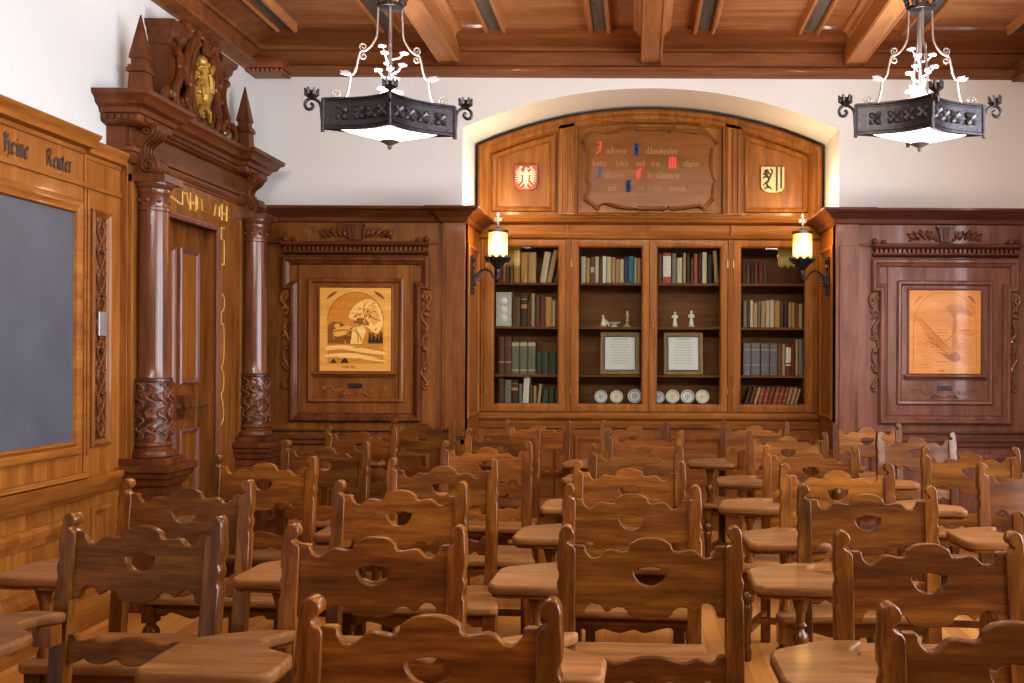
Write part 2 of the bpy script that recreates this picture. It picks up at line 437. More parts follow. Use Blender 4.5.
def nib(mb, text, u, v, h, fn, w=.0015, pen=.2, gap=.2):
    """writes text, returns end u; h = x-height"""
    for ch in text:
        if ch == ' ': u += h * .5; continue
        st = GL[ch]
        px, py = .5 * pen * h * .8, .5 * pen * h * .62
        for s in st:
            for p, q in zip(s, s[1:]):
                a = (u + p[0] * h, v + p[1] * h); b = (u + q[0] * h, v + q[1] * h)
                quad = [(a[0] - px, a[1] - py), (a[0] + px, a[1] + py), (b[0] + px, b[1] + py), (b[0] - px, b[1] - py)]
                ar = sum(quad[i][0] * quad[(i + 1) % 4][1] - quad[(i + 1) % 4][0] * quad[i][1] for i in range(4))
                if abs(ar) < 1e-7: continue
                mb.prism(quad, 0, w, fn)
        u += (max(p[0] for s in st for p in s) + gap) * h
    return u

# ------------------------------------------------------------------ camera
cam = bpy.data.cameras.new('camera')
cam.sensor_width = 36; cam.lens = 36 * 1000 / 1024
cam.shift_x = -(638 - 512) / 1024; cam.shift_y = (357 - 341.5) / 1024
co = bpy.data.objects.new('camera', cam); C.objects.link(co)
co.location = (-.092, 0, 1.43)
co.matrix_world = Matrix.Translation((-.092, 0, 1.43)) @ Matrix.Rotation(PI / 2, 4, 'X') @ Matrix.Rotation(.0045, 4, 'Z')
S.camera = co

# ------------------------------------------------------------------ room shell
HW, D, YB = 3.05, 7.7, -2.6
CZ = 3.87
def struct(mb, name, mat, bev=0, parent=None):
    o = mb.build(name, mat, parent, bev)
    if parent is None: o['kind'] = 'structure'
    return o
struct(MB().box(-3.25, 3.25, YB, 8.8, -.1, 0), 'floor', FLOOR)
struct(MB().box(-3.25, 3.25, YB, 8.8, CZ, CZ + .1), 'ceiling', W_CEIL)
# alcove arch: chord at +-1.45, z 3.19, crown 3.50
def arch_pts(hw, z0, z1, n=28):
    sag = z1 - z0; R = (hw * hw + sag * sag) / (2 * sag); cz = z1 - R
    a = math.asin(hw / R)
    return [(R * math.sin(-a + 2 * a * i / n), cz + R * math.cos(-a + 2 * a * i / n)) for i in range(n + 1)]
ap = arch_pts(1.45, 3.19, 3.50)
pts = [(-3.25, 0), (-1.45, 0)] + ap + [(1.45, 0), (3.25, 0), (3.25, CZ), (-3.25, CZ)]
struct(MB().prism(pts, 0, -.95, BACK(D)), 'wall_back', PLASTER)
struct(MB().box(-1.5, 1.5, 8.65, 8.75, 0, 3.6), 'wall_alcove', PLASTER)
wl = [(YB, 0), (5.98, 0), (5.98, 2.3), (6.78, 2.3), (6.78, 0), (D, 0), (D, CZ), (YB, CZ)]
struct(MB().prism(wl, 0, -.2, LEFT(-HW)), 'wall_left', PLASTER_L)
# right wall with two tall windows (outside the photo's frame, they light the room)
WIN = [(-.6, 1.0), (1.7, 3.3), (4.0, 5.6)]
hole = lambda a, b: [(a, .95), (b, .95), (b, 3.25), (a, 3.25)]
me = board_mesh('wall_right', [[(YB, 0), (D, 0), (D, CZ), (YB, CZ)]] + [hole(a, b) for a, b in WIN], .2, .0005, PLASTER, lambda u, v, w: (HW + w, u, v))
o = link('wall_right', me); o['kind'] = 'structure'
WPAINT = plain('window_frame_paint', (.3, .16, .08), .4)
for i, (a, b) in enumerate(WIN):
    f = MB()
    fn = lambda u, v, w: (HW + .08 + w, u, v)
    f.sweep([(a, .95), (b, .95), (b, 3.25), (a, 3.25)], [(0, 0), (0, .06), (.06, .06), (.06, 0)], True, fn)
    f.box((a + b) / 2 - .03, (a + b) / 2 + .03, 1.0, 3.2, 0, .06, fn)
    for z in (1.7, 2.5): f.box(a + .05, b - .05, z - .02, z + .02, .01, .05, fn)
    struct(f, 'window_%d' % (i + 1), WPAINT)
struct(MB().box(-3.25, 3.25, YB - .15, YB, 0, CZ), 'wall_rear', W_DARK_H)
# ceiling cornice
CP = [(0, 3.575), (.045, 3.58), (.06, 3.592), (.10, 3.597), (.115, 3.61), (.112, 3.63), (.075, 3.64), (.06, 3.655), (.06, 3.755), (.085, 3.76), (.10, 3.78), (.13, 3.79), (.14, 3.80), (.20, 3.815), (.22, 3.83), (.30, 3.84), (.33, 3.85), (.34, CZ), (0, CZ)]
struct(MB().sweep([(HW, YB), (HW, D), (-HW, D), (-HW, YB)], CP, False), 'trim_ceiling_cornice', W_CORN)
for sx in (-1, 1):
    b = MB()
    b.box(sx * HW, sx * (HW - .29), D, D - .23, 3.585, 3.66)
    b.box(sx * HW, sx * (HW - .25), D, D - .19, 3.56, 3.585)
    for k in range(7):
        b.ball((sx * (HW - .03 - .034 * k), D - .2, 3.572), .017, 8, 6)
        b.ball((sx * (HW - .265), D - .015 - .028 * k, 3.572), .017, 8, 6)
    struct(b, 'trim_corner_block' if sx < 0 else 'trim_corner_block.001', W_CORN, .004)
for k in (-1, 0, 1):
    x = 1.545 * k
    b = MB().box(x - .08, x + .08, YB, D - .06, 3.665, CZ)
    for s in (-1, 1):
        b.prism([(x + s * .08, CZ), (x + s * .08, 3.80), (x + s * .095, 3.805), (x + s * .105, 3.83), (x + s * .135, 3.845), (x + s * .14, CZ)], YB, D - .3, lambda u, v, w: (u, w, v))
        b.box(x + s * .062, x + s * .072, YB, D - .075, 3.657, 3.665)
    struct(b, 'ceiling_beam' + ('' if k == -1 else '.%03d' % (k + 1)), W_BEAM, .003)
def ceiling_strip(x, i):
    s = MB()
    for q in (-1, 1):
        s.prism([(x + q * .05, CZ), (x + q * .05, 3.83), (x + q * .062, 3.818), (x + q * .078, 3.822), (x + q * .085, 3.845), (x + q * .1, CZ)], YB, D - .3, lambda u, v, w: (u, w, v))
    o = struct(s, 'trim_ceiling_rib' + ('' if i == 0 else '.%03d' % i), W_BEAM)
    f = MB().box(x - .052, x + .052, YB, D - .31, 3.845, CZ - .001)
    f.build('slat', SLAT, o)
i = 0
for k in (-2, -1, 0, 1, 2):
    for s in (-1, 1):
        x = 1.545 * k + s * .385
        if abs(x) < 2.9:
            ceiling_strip(x, i); i += 1

# ------------------------------------------------------------------ carved scroll pieces used on the panelling
def leaf_blob(mb, p, q, r, fn):
    """leaf lobe from p to q lying on a plane"""
    pts = [tuple(Vector(fn(p[0] + (q[0] - p[0]) * t, p[1] + (q[1] - p[1]) * t, .006 + .01 * math.sin(PI * t)))) for t in (0, .2, .45, .7, .9, 1)]
    mb.tube(pts, [r * .35, r * .8, r, r * .8, r * .4, r * .1], 8)

def side_scroll(fn, s):
    m = MB()
    def T(pts, r): m.tube([fn(s * u, v, .012) for u, v in pts], r, 8)
    T(smooth([(0, .36), (.05, .345), (.062, .29), (.03, .24), (-.005, .2), (.0, .14), (.03, .1), (.035, .05), (.01, .01), (-.005, -.05)], 5), .013)
    T(smooth([(-.005, -.05), (.035, -.09), (.04, -.15), (.01, -.2), (-.005, -.26), (.02, -.31), (.045, -.35), (.03, -.385), (.01, -.37)], 5), .0095)
    T(spiral((.022, .315), .03, .004, 0, 1.4), .011)
    T(spiral((.03, -.2), .022, .004, PI, 1.2), .008)
    T(spiral((.035, .02), .02, .004, PI / 2, 1.2), .009)
    for p, q in [((.02, .3), (.07, .25)), ((.02, .25), (.06, .2)), ((.0, .2), (.05, .16)), ((.0, .36), (.04, .4)), ((.01, .05), (.05, .08)), ((0, -.1), (.045, -.06)), ((.0, -.25), (.04, -.22)), ((.02, -.37), (.05, -.34))]:
        leaf_blob(m, (s * p[0], p[1]), (s * q[0], q[1]), .014, fn)
    return m

def acanthus(fn, cx, cz, w, h):
    """keystone with leaf sprays both ways"""
    m = MB()
    m.prism([(cx - .06, cz + h / 2), (cx - .04, cz - h / 2), (cx + .04, cz - h / 2), (cx + .06, cz + h / 2)], 0, .04, fn)
    for k in (-1, 0, 1):
        m.tube([fn(cx + k * .022, cz + h * .42, .042), fn(cx + k * .014, cz - h * .42, .042)], .008, 6)
    m.box(cx - .07, cx + .07, cz + h / 2 - .018, cz + h / 2, 0, .05, fn)
    for s in (-1, 1):
        m.tube([fn(u, v, .012) for u, v in smooth([(cx + s * .05, cz - h * .4), (cx + s * .12, cz - h * .1), (cx + s * .19, cz + .005), (cx + s * w, cz - h * .4)], 6)], .009, 8)
        for t, (a, l) in enumerate([(.08, .06), (.11, .07), (.15, .075), (.19, .06), (.22, .045)]):
            leaf_blob(m, (cx + s * a, cz - h * .35), (cx + s * (a + .02 + .012 * t), cz - h * .3 + l), .016, fn)
        m.tube([fn(u, v, .016) for u, v in spiral((cx + s * .1, cz), .028, .005, 0, 1.5 * s)], .008, 6)
    return m

RAISED = lambda h=.02, w=.05: [(0, 0), (0, h * .5), (w * .25, h), (w * .5, h * .9), (w * .7, h * .35), (w, h * .2), (w, 0)]

def rect(u0, u1, v0, v1): return [(u0, v0), (u1, v0), (u1, v1), (u0, v1)]

# ------------------------------------------------------------------ panelled cabinets either side of the alcove
def picture_left(mb, fn):
    """marquetry scene: arched sky, pale billowing tree, reclining figure, road"""
    mb.mi = 0; mb.prism(rect(-.27, .27, 1.31, 1.945), 0, .004, fn)
    dom = [(-.212, 1.37), (.212, 1.37), (.212, 1.70)] + arc(0, 1.70, .212, 0, 180, 20)[1:]
    mb.mi = 1; mb.prism(dom, .004, .0048, fn)
    mb.mi = 3
    mb.prism(smooth([(-.03, 1.78), (.02, 1.83), (.09, 1.86), (.15, 1.84), (.2, 1.76), (.205, 1.66), (.16, 1.6), (.1, 1.64), (.05, 1.67), (0, 1.7), (-.05, 1.72)], 4, True), .0048, .0054, fn)
    mb.mi = 0
    mb.prism(smooth([(.08, 1.8), (.14, 1.82), (.18, 1.74), (.15, 1.66), (.1, 1.7), (.06, 1.74)], 4, True), .0054, .006, fn)
    mb.mi = 2
    mb.prism([(-.21, 1.52), (-.21, 1.66), (-.17, 1.69), (-.1, 1.68), (-.05, 1.62), (0, 1.6), (.03, 1.55), (.03, 1.52)], .0048, .0054, fn)
    mb.prism([(.1, 1.52), (.1, 1.62), (.15, 1.58), (.21, 1.62), (.21, 1.52)], .0048, .0054, fn)
    mb.prism(smooth([(-.02, 1.68), (.03, 1.72), (.09, 1.7), (.1, 1.66), (.04, 1.67)], 4, True), .006, .0066, fn)
    mb.mi = 0
    mb.prism(smooth([(-.17, 1.62), (-.11, 1.65), (-.05, 1.66), (-.02, 1.62), (-.08, 1.59), (-.15, 1.575)], 4, True), .0054, .006, fn)
    mb.prism(smooth([(-.16, 1.66), (-.13, 1.675), (-.12, 1.65), (-.15, 1.64)], 4, True), .006, .0066, fn)
    mb.mi = 3
    mb.prism([(-.04, 1.52), (-.02, 1.64), (.06, 1.66), (.08, 1.62), (.05, 1.52)], .006, .0066, fn)
    mb.prism(smooth([(-.212, 1.5), (-.1, 1.51), (.05, 1.49), (.212, 1.46), (.212, 1.44), (.05, 1.455), (-.1, 1.48), (-.212, 1.47)], 4, True), .0048, .0054, fn)
    mb.prism(smooth([(-.212, 1.44), (-.05, 1.45), (.1, 1.43), (.212, 1.4), (.212, 1.385), (.0, 1.41), (-.212, 1.42)], 4, True), .0048, .0054, fn)
    mb.mi = 4
    mb.prism([(-.19, 1.375), (-.165, 1.41), (-.14, 1.375)], .0054, .006, fn)
    mb.prism([(-.11, 1.375), (-.1, 1.4), (-.07, 1.415), (-.05, 1.375)], .0054, .006, fn)
    rr = random.Random(9)
    def leaf(u, v, a, l, w, z):
        ca, sa = math.cos(a), math.sin(a)
        mb.prism([(u - l * ca, v - l * sa), (u + w * sa, v - w * ca), (u + l * ca, v + l * sa), (u - w * sa, v + w * ca)], .0048, z, fn)
    for k in range(46):
        a = rr.uniform(0, 2 * PI); r = math.sqrt(rr.random())
        mb.mi = (3, 0, 1, 2)[k % 4] if k > 20 else (3, 0)[k % 2]
        leaf(.09 + .115 * r * math.cos(a), 1.755 + .095 * r * math.sin(a), rr.uniform(0, PI), rr.uniform(.012, .026), rr.uniform(.005, .009), .0068 + .00004 * k)
    mb.mi = 2
    for p in ([(.03, 1.66), (.07, 1.72), (.12, 1.76), (.16, 1.77)], [(.07, 1.72), (.06, 1.79), (.08, 1.83)], [(.1, 1.745), (.14, 1.71), (.19, 1.7)], [(-.03, 1.63), (.02, 1.6), (.05, 1.54)], [(-.17, 1.61), (-.1, 1.625), (-.03, 1.62)], [(-.15, 1.55), (-.08, 1.57), (-.03, 1.56)], [(.0, 1.64), (.02, 1.58), (.02, 1.53)]):
        mb.tube([fn(u, v, .0066) for u, v in smooth(p, 4)], .0028, 4)
    for k in range(26):
        mb.mi = (2, 1, 4)[k % 3]
        leaf(rr.uniform(-.2, -.02) if k % 2 else rr.uniform(.1, .2), rr.uniform(1.53, 1.64), rr.uniform(0, PI), rr.uniform(.008, .02), rr.uniform(.004, .009), .0062 + .00003 * k)
    mb.mi = 4
    for q in range(4):
        u = .11 + .028 * q; mb.prism([(u - .014, 1.53), (u + .014, 1.53), (u, 1.60 + .012 * (q % 2))], .0048, .0072, fn)
    for k in range(12):
        mb.mi = 2
        leaf(rr.uniform(-.19, .19), rr.uniform(1.385, 1.5), rr.uniform(-.15, .1), rr.uniform(.02, .05), .0022, .0064)
    mb.mi = 2
    for s in (-1, 1):
        mb.prism(smooth([(s * .22, 1.86), (s * .19, 1.9), (s * .14, 1.92), (s * .17, 1.885)], 4, True), .004, .0048, fn)
    mb.tube([fn(u, v, .005) for u, v in dom[2:]], .002, 4)
    # small caption strokes under the scene
    mb.mi = 2
    nib(mb, 'nimm uns', -.1, 1.335, .018, lambda u, v, w: fn(u, v, w + .004), .0008)

def picture_right(mb, fn):
    mb.mi = 0; mb.prism(rect(-.27, .27, 1.31, 1.945), 0, .004, fn)
    mb.mi = 1
    def ln(pts, r=.0022): mb.tube([fn(u, v, .0045) for u, v in pts], r, 4)
    ln([(-.24, 1.34)] + [(-.24, 1.7)] + arc(0, 1.7, .235, 180, 0, 20) + [(.24, 1.34)], .0018)
    mb.prism(smooth([(.0, 1.82), (.05, 1.84), (.12, 1.83), (.19, 1.79), (.22, 1.75), (.16, 1.76), (.1, 1.77), (.07, 1.72), (.04, 1.77)], 4, True), .004, .0047, fn)
    mb.prism(smooth([(.05, 1.62), (.06, 1.72), (.09, 1.72), (.09, 1.6), (.12, 1.5), (.06, 1.5)], 4, True), .004, .0047, fn)
    mb.mi = 2
    mb.prism(smooth([(-.03, 1.47), (.03, 1.46), (.09, 1.48), (.12, 1.43), (.08, 1.4), (.03, 1.42), (0, 1.44)], 4, True), .004, .0047, fn)
    mb.prism(smooth([(.17, 1.9), (.2, 1.9), (.235, 1.84), (.2, 1.87)], 4, True), .004, .0047, fn)
    mb.mi = 1
    mb.prism(smooth([(-.17, 1.9), (-.2, 1.9), (-.235, 1.84), (-.2, 1.87)], 4, True), .004, .0047, fn)
    rr = random.Random(4)
    for k in range(9):
        a = -.22 + .012 * k
        ln(smooth([(a, 1.74 - .02 * k), (a + .06, 1.71 - .022 * k), (a + .13 + .01 * k, 1.63 - .02 * k)], 4), .002)
    for k in range(14):
        z = 1.36 + .022 * k; u = rr.uniform(-.2, -.05)
        ln([(u, z), (u + rr.uniform(.05, .12), z + rr.uniform(-.006, .006))], .0018)
    for k in range(14):
        z = 1.38 + .02 * k; u = rr.uniform(.1, .16)
        ln([(u, z), (u + rr.uniform(.05, .08), z + rr.uniform(-.01, .01))], .0018)
    for k in range(4):
        u = -.19 + .045 * k; ln(arc(u, 1.54 - .005 * k, .014, 0, 330, 8), .002)
    ln(smooth([(-.14, 1.56), (-.05, 1.52), (.02, 1.46)], 5), .003); ln(smooth([(.0, 1.56), (.05, 1.6), (.08, 1.7)], 5), .003)
    mb.mi = 2
    nib(mb, 'nimm', -.05, 1.328, .016, lambda u, v, w: fn(u, v, w + .004), .0008)

def cabinet(sx):
    cx = 2.235 * sx
    Y0 = 7.6
    fn = lambda u, v, w: (cx + u, Y0 - w, v)
    t = thing('panelled_wall_cabinet',
              'dark oak wall cabinet with amber marquetry landscape, beside the carved doorway' if sx < 0 else
              'oak wall cabinet with pale orange line-drawn marquetry, beyond the bookcase from the doorway', 'cabinet', (0, 0, 0))
    WV, WH = (W_MID, W_MID_H) if sx < 0 else (W_RED, W_LIT_H)
    DV, DH = (W_DARK, W_DARK_H) if sx < 0 else (W_RED2, W_LIT2_H)
    xi, xo = 1.405 * sx, 3.045 * sx     # inner edge (alcove) / wall edge
    lo, hi = min(xi, xo) - cx, max(xi, xo) - cx
    c = MB().box(lo, hi, 0, 2.45, -.098, 0, fn)
    c.box(*sorted((1.405 * sx - cx, 1.575 * sx - cx)), 0, 2.45, 0, .03, fn)         # pilaster strip by the alcove
    c.box(*sorted((1.43 * sx - cx, 1.55 * sx - cx)), .35, 2.28, .03, .042, fn)
    c.box(lo, hi, 0, .16, 0, .06, fn)
    c.build('carcass', WV, t, .003)
    r = MB()      # side return into the alcove
    r.box(1.405 * sx, 1.45 * sx, 7.6, 8.262, 0, 2.47)
    for z0, z1 in ((.2, .72), (.95, 2.3)):
        fr = lambda u, v, w: (1.405 * sx - sx * w, u, v)
        r.sweep(rect(7.68, 8.18, z0, z1), RAISED(.02, .05), True, fr)
    r.build('alcove_return', W_CASE, t, .003)
    # cornice with break over the pilaster strip
    pr = [(0, 2.44), (.02, 2.45), (.03, 2.48), (.05, 2.49), (.07, 2.515), (.105, 2.53), (.115, 2.54), (.115, 2.556), (0, 2.556)]
    k = MB()
    e = 1.575 * sx
    path = [(xo, 7.6), (e, 7.6), (e, 7.57), (xi, 7.57), (xi, 8.262)]
    if sx > 0: path = path[::-1]
    k.sweep(path if sx < 0 else path, [(-a if sx < 0 else -a, b) for a, b in pr], False)
    k.box(*sorted((xo, xi)), 7.6, 7.69, 2.44, 2.55)
    k.build('cornice', DH, t, .002)
    f = MB().box(lo, 1.575 * sx - cx if sx < 0 else hi, 2.28, 2.30, 0, .016, fn) if sx < 0 else MB().box(1.575 * sx - cx, hi, 2.28, 2.30, 0, .016, fn)
    f.box(lo, hi, .80, .83, 0, .05, fn); f.box(lo, hi, .76, .80, 0, .03, fn); f.box(lo, hi, .86, .875, 0, .03, fn)
    f.build('rail_moulding', DH, t, .003)
    acanthus(fn, 0, 2.372, .27, .125).build('keystone_carving', DV, t)
    d = MB()
    d.sweep([(-.55, 2.30), (.55, 2.30)], [(0, 0), (-.012, .075), (-.03, .085), (-.045, .06), (-.045, .0)], False, fn)
    for i in range(31):
        u = -.525 + .035 * i
        d.box(u - .011, u + .011, 2.225, 2.262, 0, .045, fn)
    d.sweep([(-.55, 2.225), (.55, 2.225)], [(0, 0), (0, .05), (-.012, .045), (-.03, .012), (-.03, 0)], False, fn)
    for s in (-1, 1):
        d.ball(fn(s * .47, 2.31, .03), .018, 10, 8); d.ball(fn(s * .535, 2.315, .03), .022, 10, 8)
    d.build('dentil_shelf', DH, t)
    ear = [(-.5, .93), (.5, .93), (.5, 1.93), (.56, 1.93), (.56, 2.185), (-.56, 2.185), (-.56, 1.93), (-.5, 1.93)]
    MB().sweep(ear, [(0, 0), (0, .03), (.012, .045), (.03, .045), (.04, .03), (.055, .022), (.065, .006), (.065, 0)], True, fn).build('eared_frame', DV if sx < 0 else WV, t, .002)
    for s in (-1, 1):
        b = MB().sweep
    # door with raised field, picture, sill and lock
    dr = MB().box(-.435, .435, .995, 2.12, 0, .012, fn)
    dr.sweep(rect(-.365, .365, 1.075, 2.02), [(0, .01), (0, .024), (.012, .034), (.028, .03), (.04, .014), (.04, .01)], True, fn)
    door = dr.build('door', WV, t, .002)
    p = MB()
    (picture_left if sx < 0 else picture_right)(p, lambda u, v, w: fn(u, v, w + .014))
    pm = p.build('marquetry_picture', [M_IN, M_IN2, M_IN3, M_IN4, M_IN5] if sx < 0 else [M_INR, M_INR2, M_INR3], door)
    MB().sweep(rect(-.285, .285, 1.30, 1.96), [(0, .012), (0, .022), (.008, .026), (.016, .016), (.016, .012)], True, fn).build('picture_frame', WV, door)
    MB().sweep([(-.31, 1.305), (.31, 1.305)], [(0, .012), (0, .05), (-.014, .05), (-.022, .035), (-.04, .025), (-.04, .012)], False, fn).build('sill', WH, door, .002)
    sc = MB()
    for s in (-1, 1):
        sc.tube([fn(s * u, v, .016) for u, v in smooth([(.01, 1.135), (.06, 1.15), (.1, 1.175), (.15, 1.16), (.18, 1.19), (.23, 1.2)], 5)], .006, 6)
        sc.tube([fn(s * u, v, .016) for u, v in spiral((.12, 1.165), .02, .004, 0, 1.3)], .005, 6)
        sc.tube([fn(s * u, v, .016) for u, v in spiral((.235, 1.19), .018, .004, PI, 1.3)], .005, 6)
        leaf_blob(sc, (s * .07, 1.15), (s * .1, 1.125), .009, lambda u, v, w: fn(u, v, w + .008))
    sc.build('scroll_inlay', WH if sx > 0 else W_GOLD, door)
    lk = MB().box(-.055, .055, 1.185, 1.22, .012, .02, fn)
    lk.build('lock_plate', IRON, door, .003)
    for s in (-1, 1):
        side_scroll(lambda u, v, w: fn(u + s * .505, v + 1.565, w), s).build('side_scroll', WV, t)
    # lower panels
    for u0, u1 in ((-.56, -.03), (.03, .56)):
        MB().sweep(rect(u0, u1, .22, .70), RAISED(.022, .06), True, fn).build('lower_panel', WV, t)
    return t
W_RED = wood('window_lit_oak', (.085, .034, .023), (.175, .08, .057), (.26, .127, .095), 'Z', .7, .3, .4, var=.04)  # reddish cast of the window light put into the oak's colour
W_LIT_H = wood('window_lit_oak_across', (.085, .034, .023), (.175, .08, .057), (.26, .127, .095), 'X', .7, .3, .4, var=.04)
W_RED2 = wood('deep_window_lit_oak', (.06, .02, .012), (.12, .045, .03), (.18, .075, .05), 'Z', .7, .3, .4, var=.04)  # darker oak with the same window-light cast in its colour
W_LIT2_H = wood('deep_window_lit_oak_across', (.06, .02, .012), (.12, .045, .03), (.18, .075, .05), 'X', .7, .3, .4, var=.04)
cabinet(-1); cabinet(1)

# ------------------------------------------------------------------ bookcase in the alcove
YC = 8.27
bc = thing('bookcase', 'large oak bookcase with four glazed doors and arched panelled top in the alcove', 'bookcase')
fb = BACK(YC)
c = MB()
c.box(-1.42, 1.42, 8.62, 8.645, .0, 3.16)                  # back
for x in (-1.41, -.672, 0, .672, 1.41):
    c.box(x - .012, x + .012, 8.3, 8.62, .98, 2.42)
c.box(-1.42, 1.42, 8.29, 8.62, 1.00, 1.035); c.box(-1.42, 1.42, 8.29, 8.62, 2.40, 2.45)
c.build('carcass', W_SHELF, bc)
SH = [2.048, 1.682, 1.282]
BAYS = [(-1.395, -.685), (-.66, -.012), (.012, .66), (.685, 1.395)]
for a, b in BAYS:
    for z in SH:
        MB().box(a, b, 8.335, 8.62, z - .022, z).build('shelf', W_SHELF, bc, .003)
for s in (-1, 1):
    st = MB().box(*sorted((s * 1.345, s * 1.42)), 0, 2.42, -.03, .012, fb)                  # end stiles
    for q in (1.36, 1.385): st.tube([fb(s * q, .98, .014), fb(s * q, 2.39, .014)], .006, 6)
    st.build('stile', W_CASE, bc, .002)
    st = MB().box(*sorted((s * .648, s * .695)), .975, 2.42, -.03, .012, fb)
    for q in (.655, .671, .687): st.tube([fb(s * q, .98, .014), fb(s * q, 2.39, .014)], .005, 6)
    st.build('stile', W_CASE, bc, .002)
fz = MB()
fz.sweep([(-1.42, 2.405), (1.42, 2.405)], [(0, 0), (0, .03), (.02, .04), (.035, .02), (.06, .015), (.06, 0)], False, fb)
fz.box(-1.42, 1.42, 2.40, 2.60, -.05, .012, fb)
fz.sweep([(-1.42, 2.52), (1.42, 2.52)], [(0, 0), (0, .02), (.02, .05), (.04, .055), (.05, .03), (.07, .02), (.07, 0)], False, fb)
for x in (-.68, 0, .68): fz.box(x - .012, x + .012, 2.43, 2.52, .01, .028, fb)
fz.build('frieze', W_CASE_H, bc, .002)
lg = MB()
lg.sweep([(-1.42, .945), (1.42, .945)], [(-.07, 0), (-.07, .015), (-.045, .02), (-.02, .05), (0, .055), (.02, .05), (.032, .02), (.032, 0)], False, fb)
lg.build('ledge', W_CASE_H, bc, .002)
base = MB().box(-1.42, 1.42, 0, .95, -.3, 0, fb)
base.box(-1.42, 1.42, 0, .14, 0, .03, fb); base.box(-1.42, 1.42, .84, .88, 0, .02, fb)
base.build('base_cabinet', W_MID_H, bc, .003)
for u0, u1 in ((-1.36, -.74), (-.62, -.04), (.04, .62), (.74, 1.36)):
    MB().sweep(rect(u0, u1, .2, .78), RAISED(.022, .06), True, fb).build('base_panel', W_MID, bc)
# arched upper panelling
up = MB()
apo = arch_pts(1.42, 3.17, 3.475); 
up.prism([(-1.42, 2.58)] + apo + [(1.42, 2.58)], -.06, 0, fb)
up.build('arched_back_panel', W_CASE, bc)
def arch_z(x):
    sag = .305; hw = 1.42; R = (hw * hw + sag * sag) / (2 * sag); cz = 3.475 - R
    return cz + math.sqrt(R * R - x * x)
ua = MB()
ua.sweep([(-1.42, 2.59)] + apo + [(1.42, 2.59)], [(0, 0), (0, .03), (-.02, .05), (-.04, .05), (-.06, .03), (-.085, .03), (-.1, .015), (-.115, 0)], False, fb)
ua.build('arch_moulding', W_CASE, bc)
for s in (-1, 1):
    pil = MB().box(*sorted((s * .62, s * .755)), 2.6, arch_z(.755) - .012, 0, .03, fb)
    for q in (.645, .688, .731): pil.tube([fb(s * q, 2.62, .03), fb(s * q, arch_z(.755) - .08, .03)], .013, 6)
    pil.build('pilaster', W_CASE, bc, .003)
    xs = [.785, .95, 1.12, 1.29]
    outl = [(s * .785, 2.63), (s * 1.30, 2.63)] + [(s * x, arch_z(x) - .13) for x in (1.30, 1.13, .96, .785)]
    if s < 0: outl = outl[::-1]
    MB().sweep(outl, [(0, 0), (0, .03), (.012, .034), (.03, .024), (.04, .006), (.04, 0)], True, fb).build('side_panel_frame', W_CASE, bc)
MB().sweep([(-.615, 2.598), (.615, 2.598), (.615, 3.38), (-.615, 3.38)], [(0, 0), (0, .03), (.01, .034), (.018, .022), (.024, .006), (.024, 0)], True, fb).build('centre_panel_frame', W_CASE, bc)
# glazed doors
for a, b in ((-1.345, -.695), (-.645, -.002), (.002, .645), (.695, 1.345)):
    d = MB().sweep(rect(a, b, .98, 2.397), [(0, -.01), (0, .016), (.045, .016), (.052, .012), (.062, .0), (.064, -.01)], True, fb).build('glazed_door', W_CASE, bc, .0015)
    MB().box(a + .055, b - .055, 1.035, 2.34, -.006, -.002, fb).build('glass_pane', GLASS, d)
    kx = b - .03 if (a < -1 or abs(a) < .1 and a > 0) else a + .03
    if a == .002: kx = a + .03
    if a == -.645: kx = b - .03
    MB().ball(fb(kx, 1.69, .02), .008, 8, 6).build('key_knob', BRASS, d)
    for z in (1.15, 2.2):
        hx = a if (a > 0.1 or a < -1) else (b if a > 0 else a)
        MB().tube([fb(hx, z - .03, .018), fb(hx, z + .03, .018)], .006, 6).build('hinge', BRASS, d)

W_PLAQUE = wood('plaque_oak', (.1, .034, .006), (.17, .062, .011), (.23, .09, .018), 'X', .6, .35, .25, var=.02)
# plaque
pq = thing('carved_plaque', 'carved scroll-edged wooden plaque with blackletter inscription and red and blue initials above bookcase', 'plaque', (0, 0, 0))
fp = lambda u, v, w: (u, YC - .016 - w, v)
zz = lambda y: 1.43 + (357 - y) * .00827
xx = lambda x: (x - 638) * .00827 - .092
Z = lambda zx, zy: (xx(570 + zx / 6.381) , zz(115 + zy / 6.381))
out = [Z(*p) for p in [(75, 180), (100, 130), (130, 108), (170, 118), (230, 128), (300, 112), (350, 95), (395, 90), (420, 105), (600, 105), (620, 118), (660, 100), (720, 112), (790, 128), (850, 110), (880, 140), (925, 185), (900, 230), (893, 300), (900, 370), (925, 420), (905, 470), (900, 520), (915, 545), (870, 580), (845, 605), (800, 580), (740, 590), (660, 605), (620, 590), (600, 605), (420, 605), (390, 605), (320, 595), (250, 572), (190, 580), (165, 605), (130, 575), (90, 535), (105, 490), (115, 440), (90, 410), (105, 350), (110, 290), (100, 220)]]
me = board_mesh('board', [smooth(out, 3, True)], .03, .008, W_PLAQUE, fp)
link('board', me, pq)
rolls = MB()
def roll(p, q, r=.016):
    a, b = Z(*p), Z(*q)
    A, B = Vector(fp(a[0], a[1], .03)), Vector(fp(b[0], b[1], .03))
    rolls.tube([A, A.lerp(B, .02), A.lerp(B, .12), A.lerp(B, .5), A.lerp(B, .88), A.lerp(B, .98), B], [r * 1.1, r * 1.35, r * .95, r * .8, r * .95, r * 1.35, r * 1.1], 10)
for p, q in [((425, 98), (600, 98)), ((425, 600), (600, 600)), ((860, 112), (930, 185)), ((840, 605), (905, 535)), ((90, 535), (180, 605)), ((80, 185), (130, 112))]: roll(p, q)
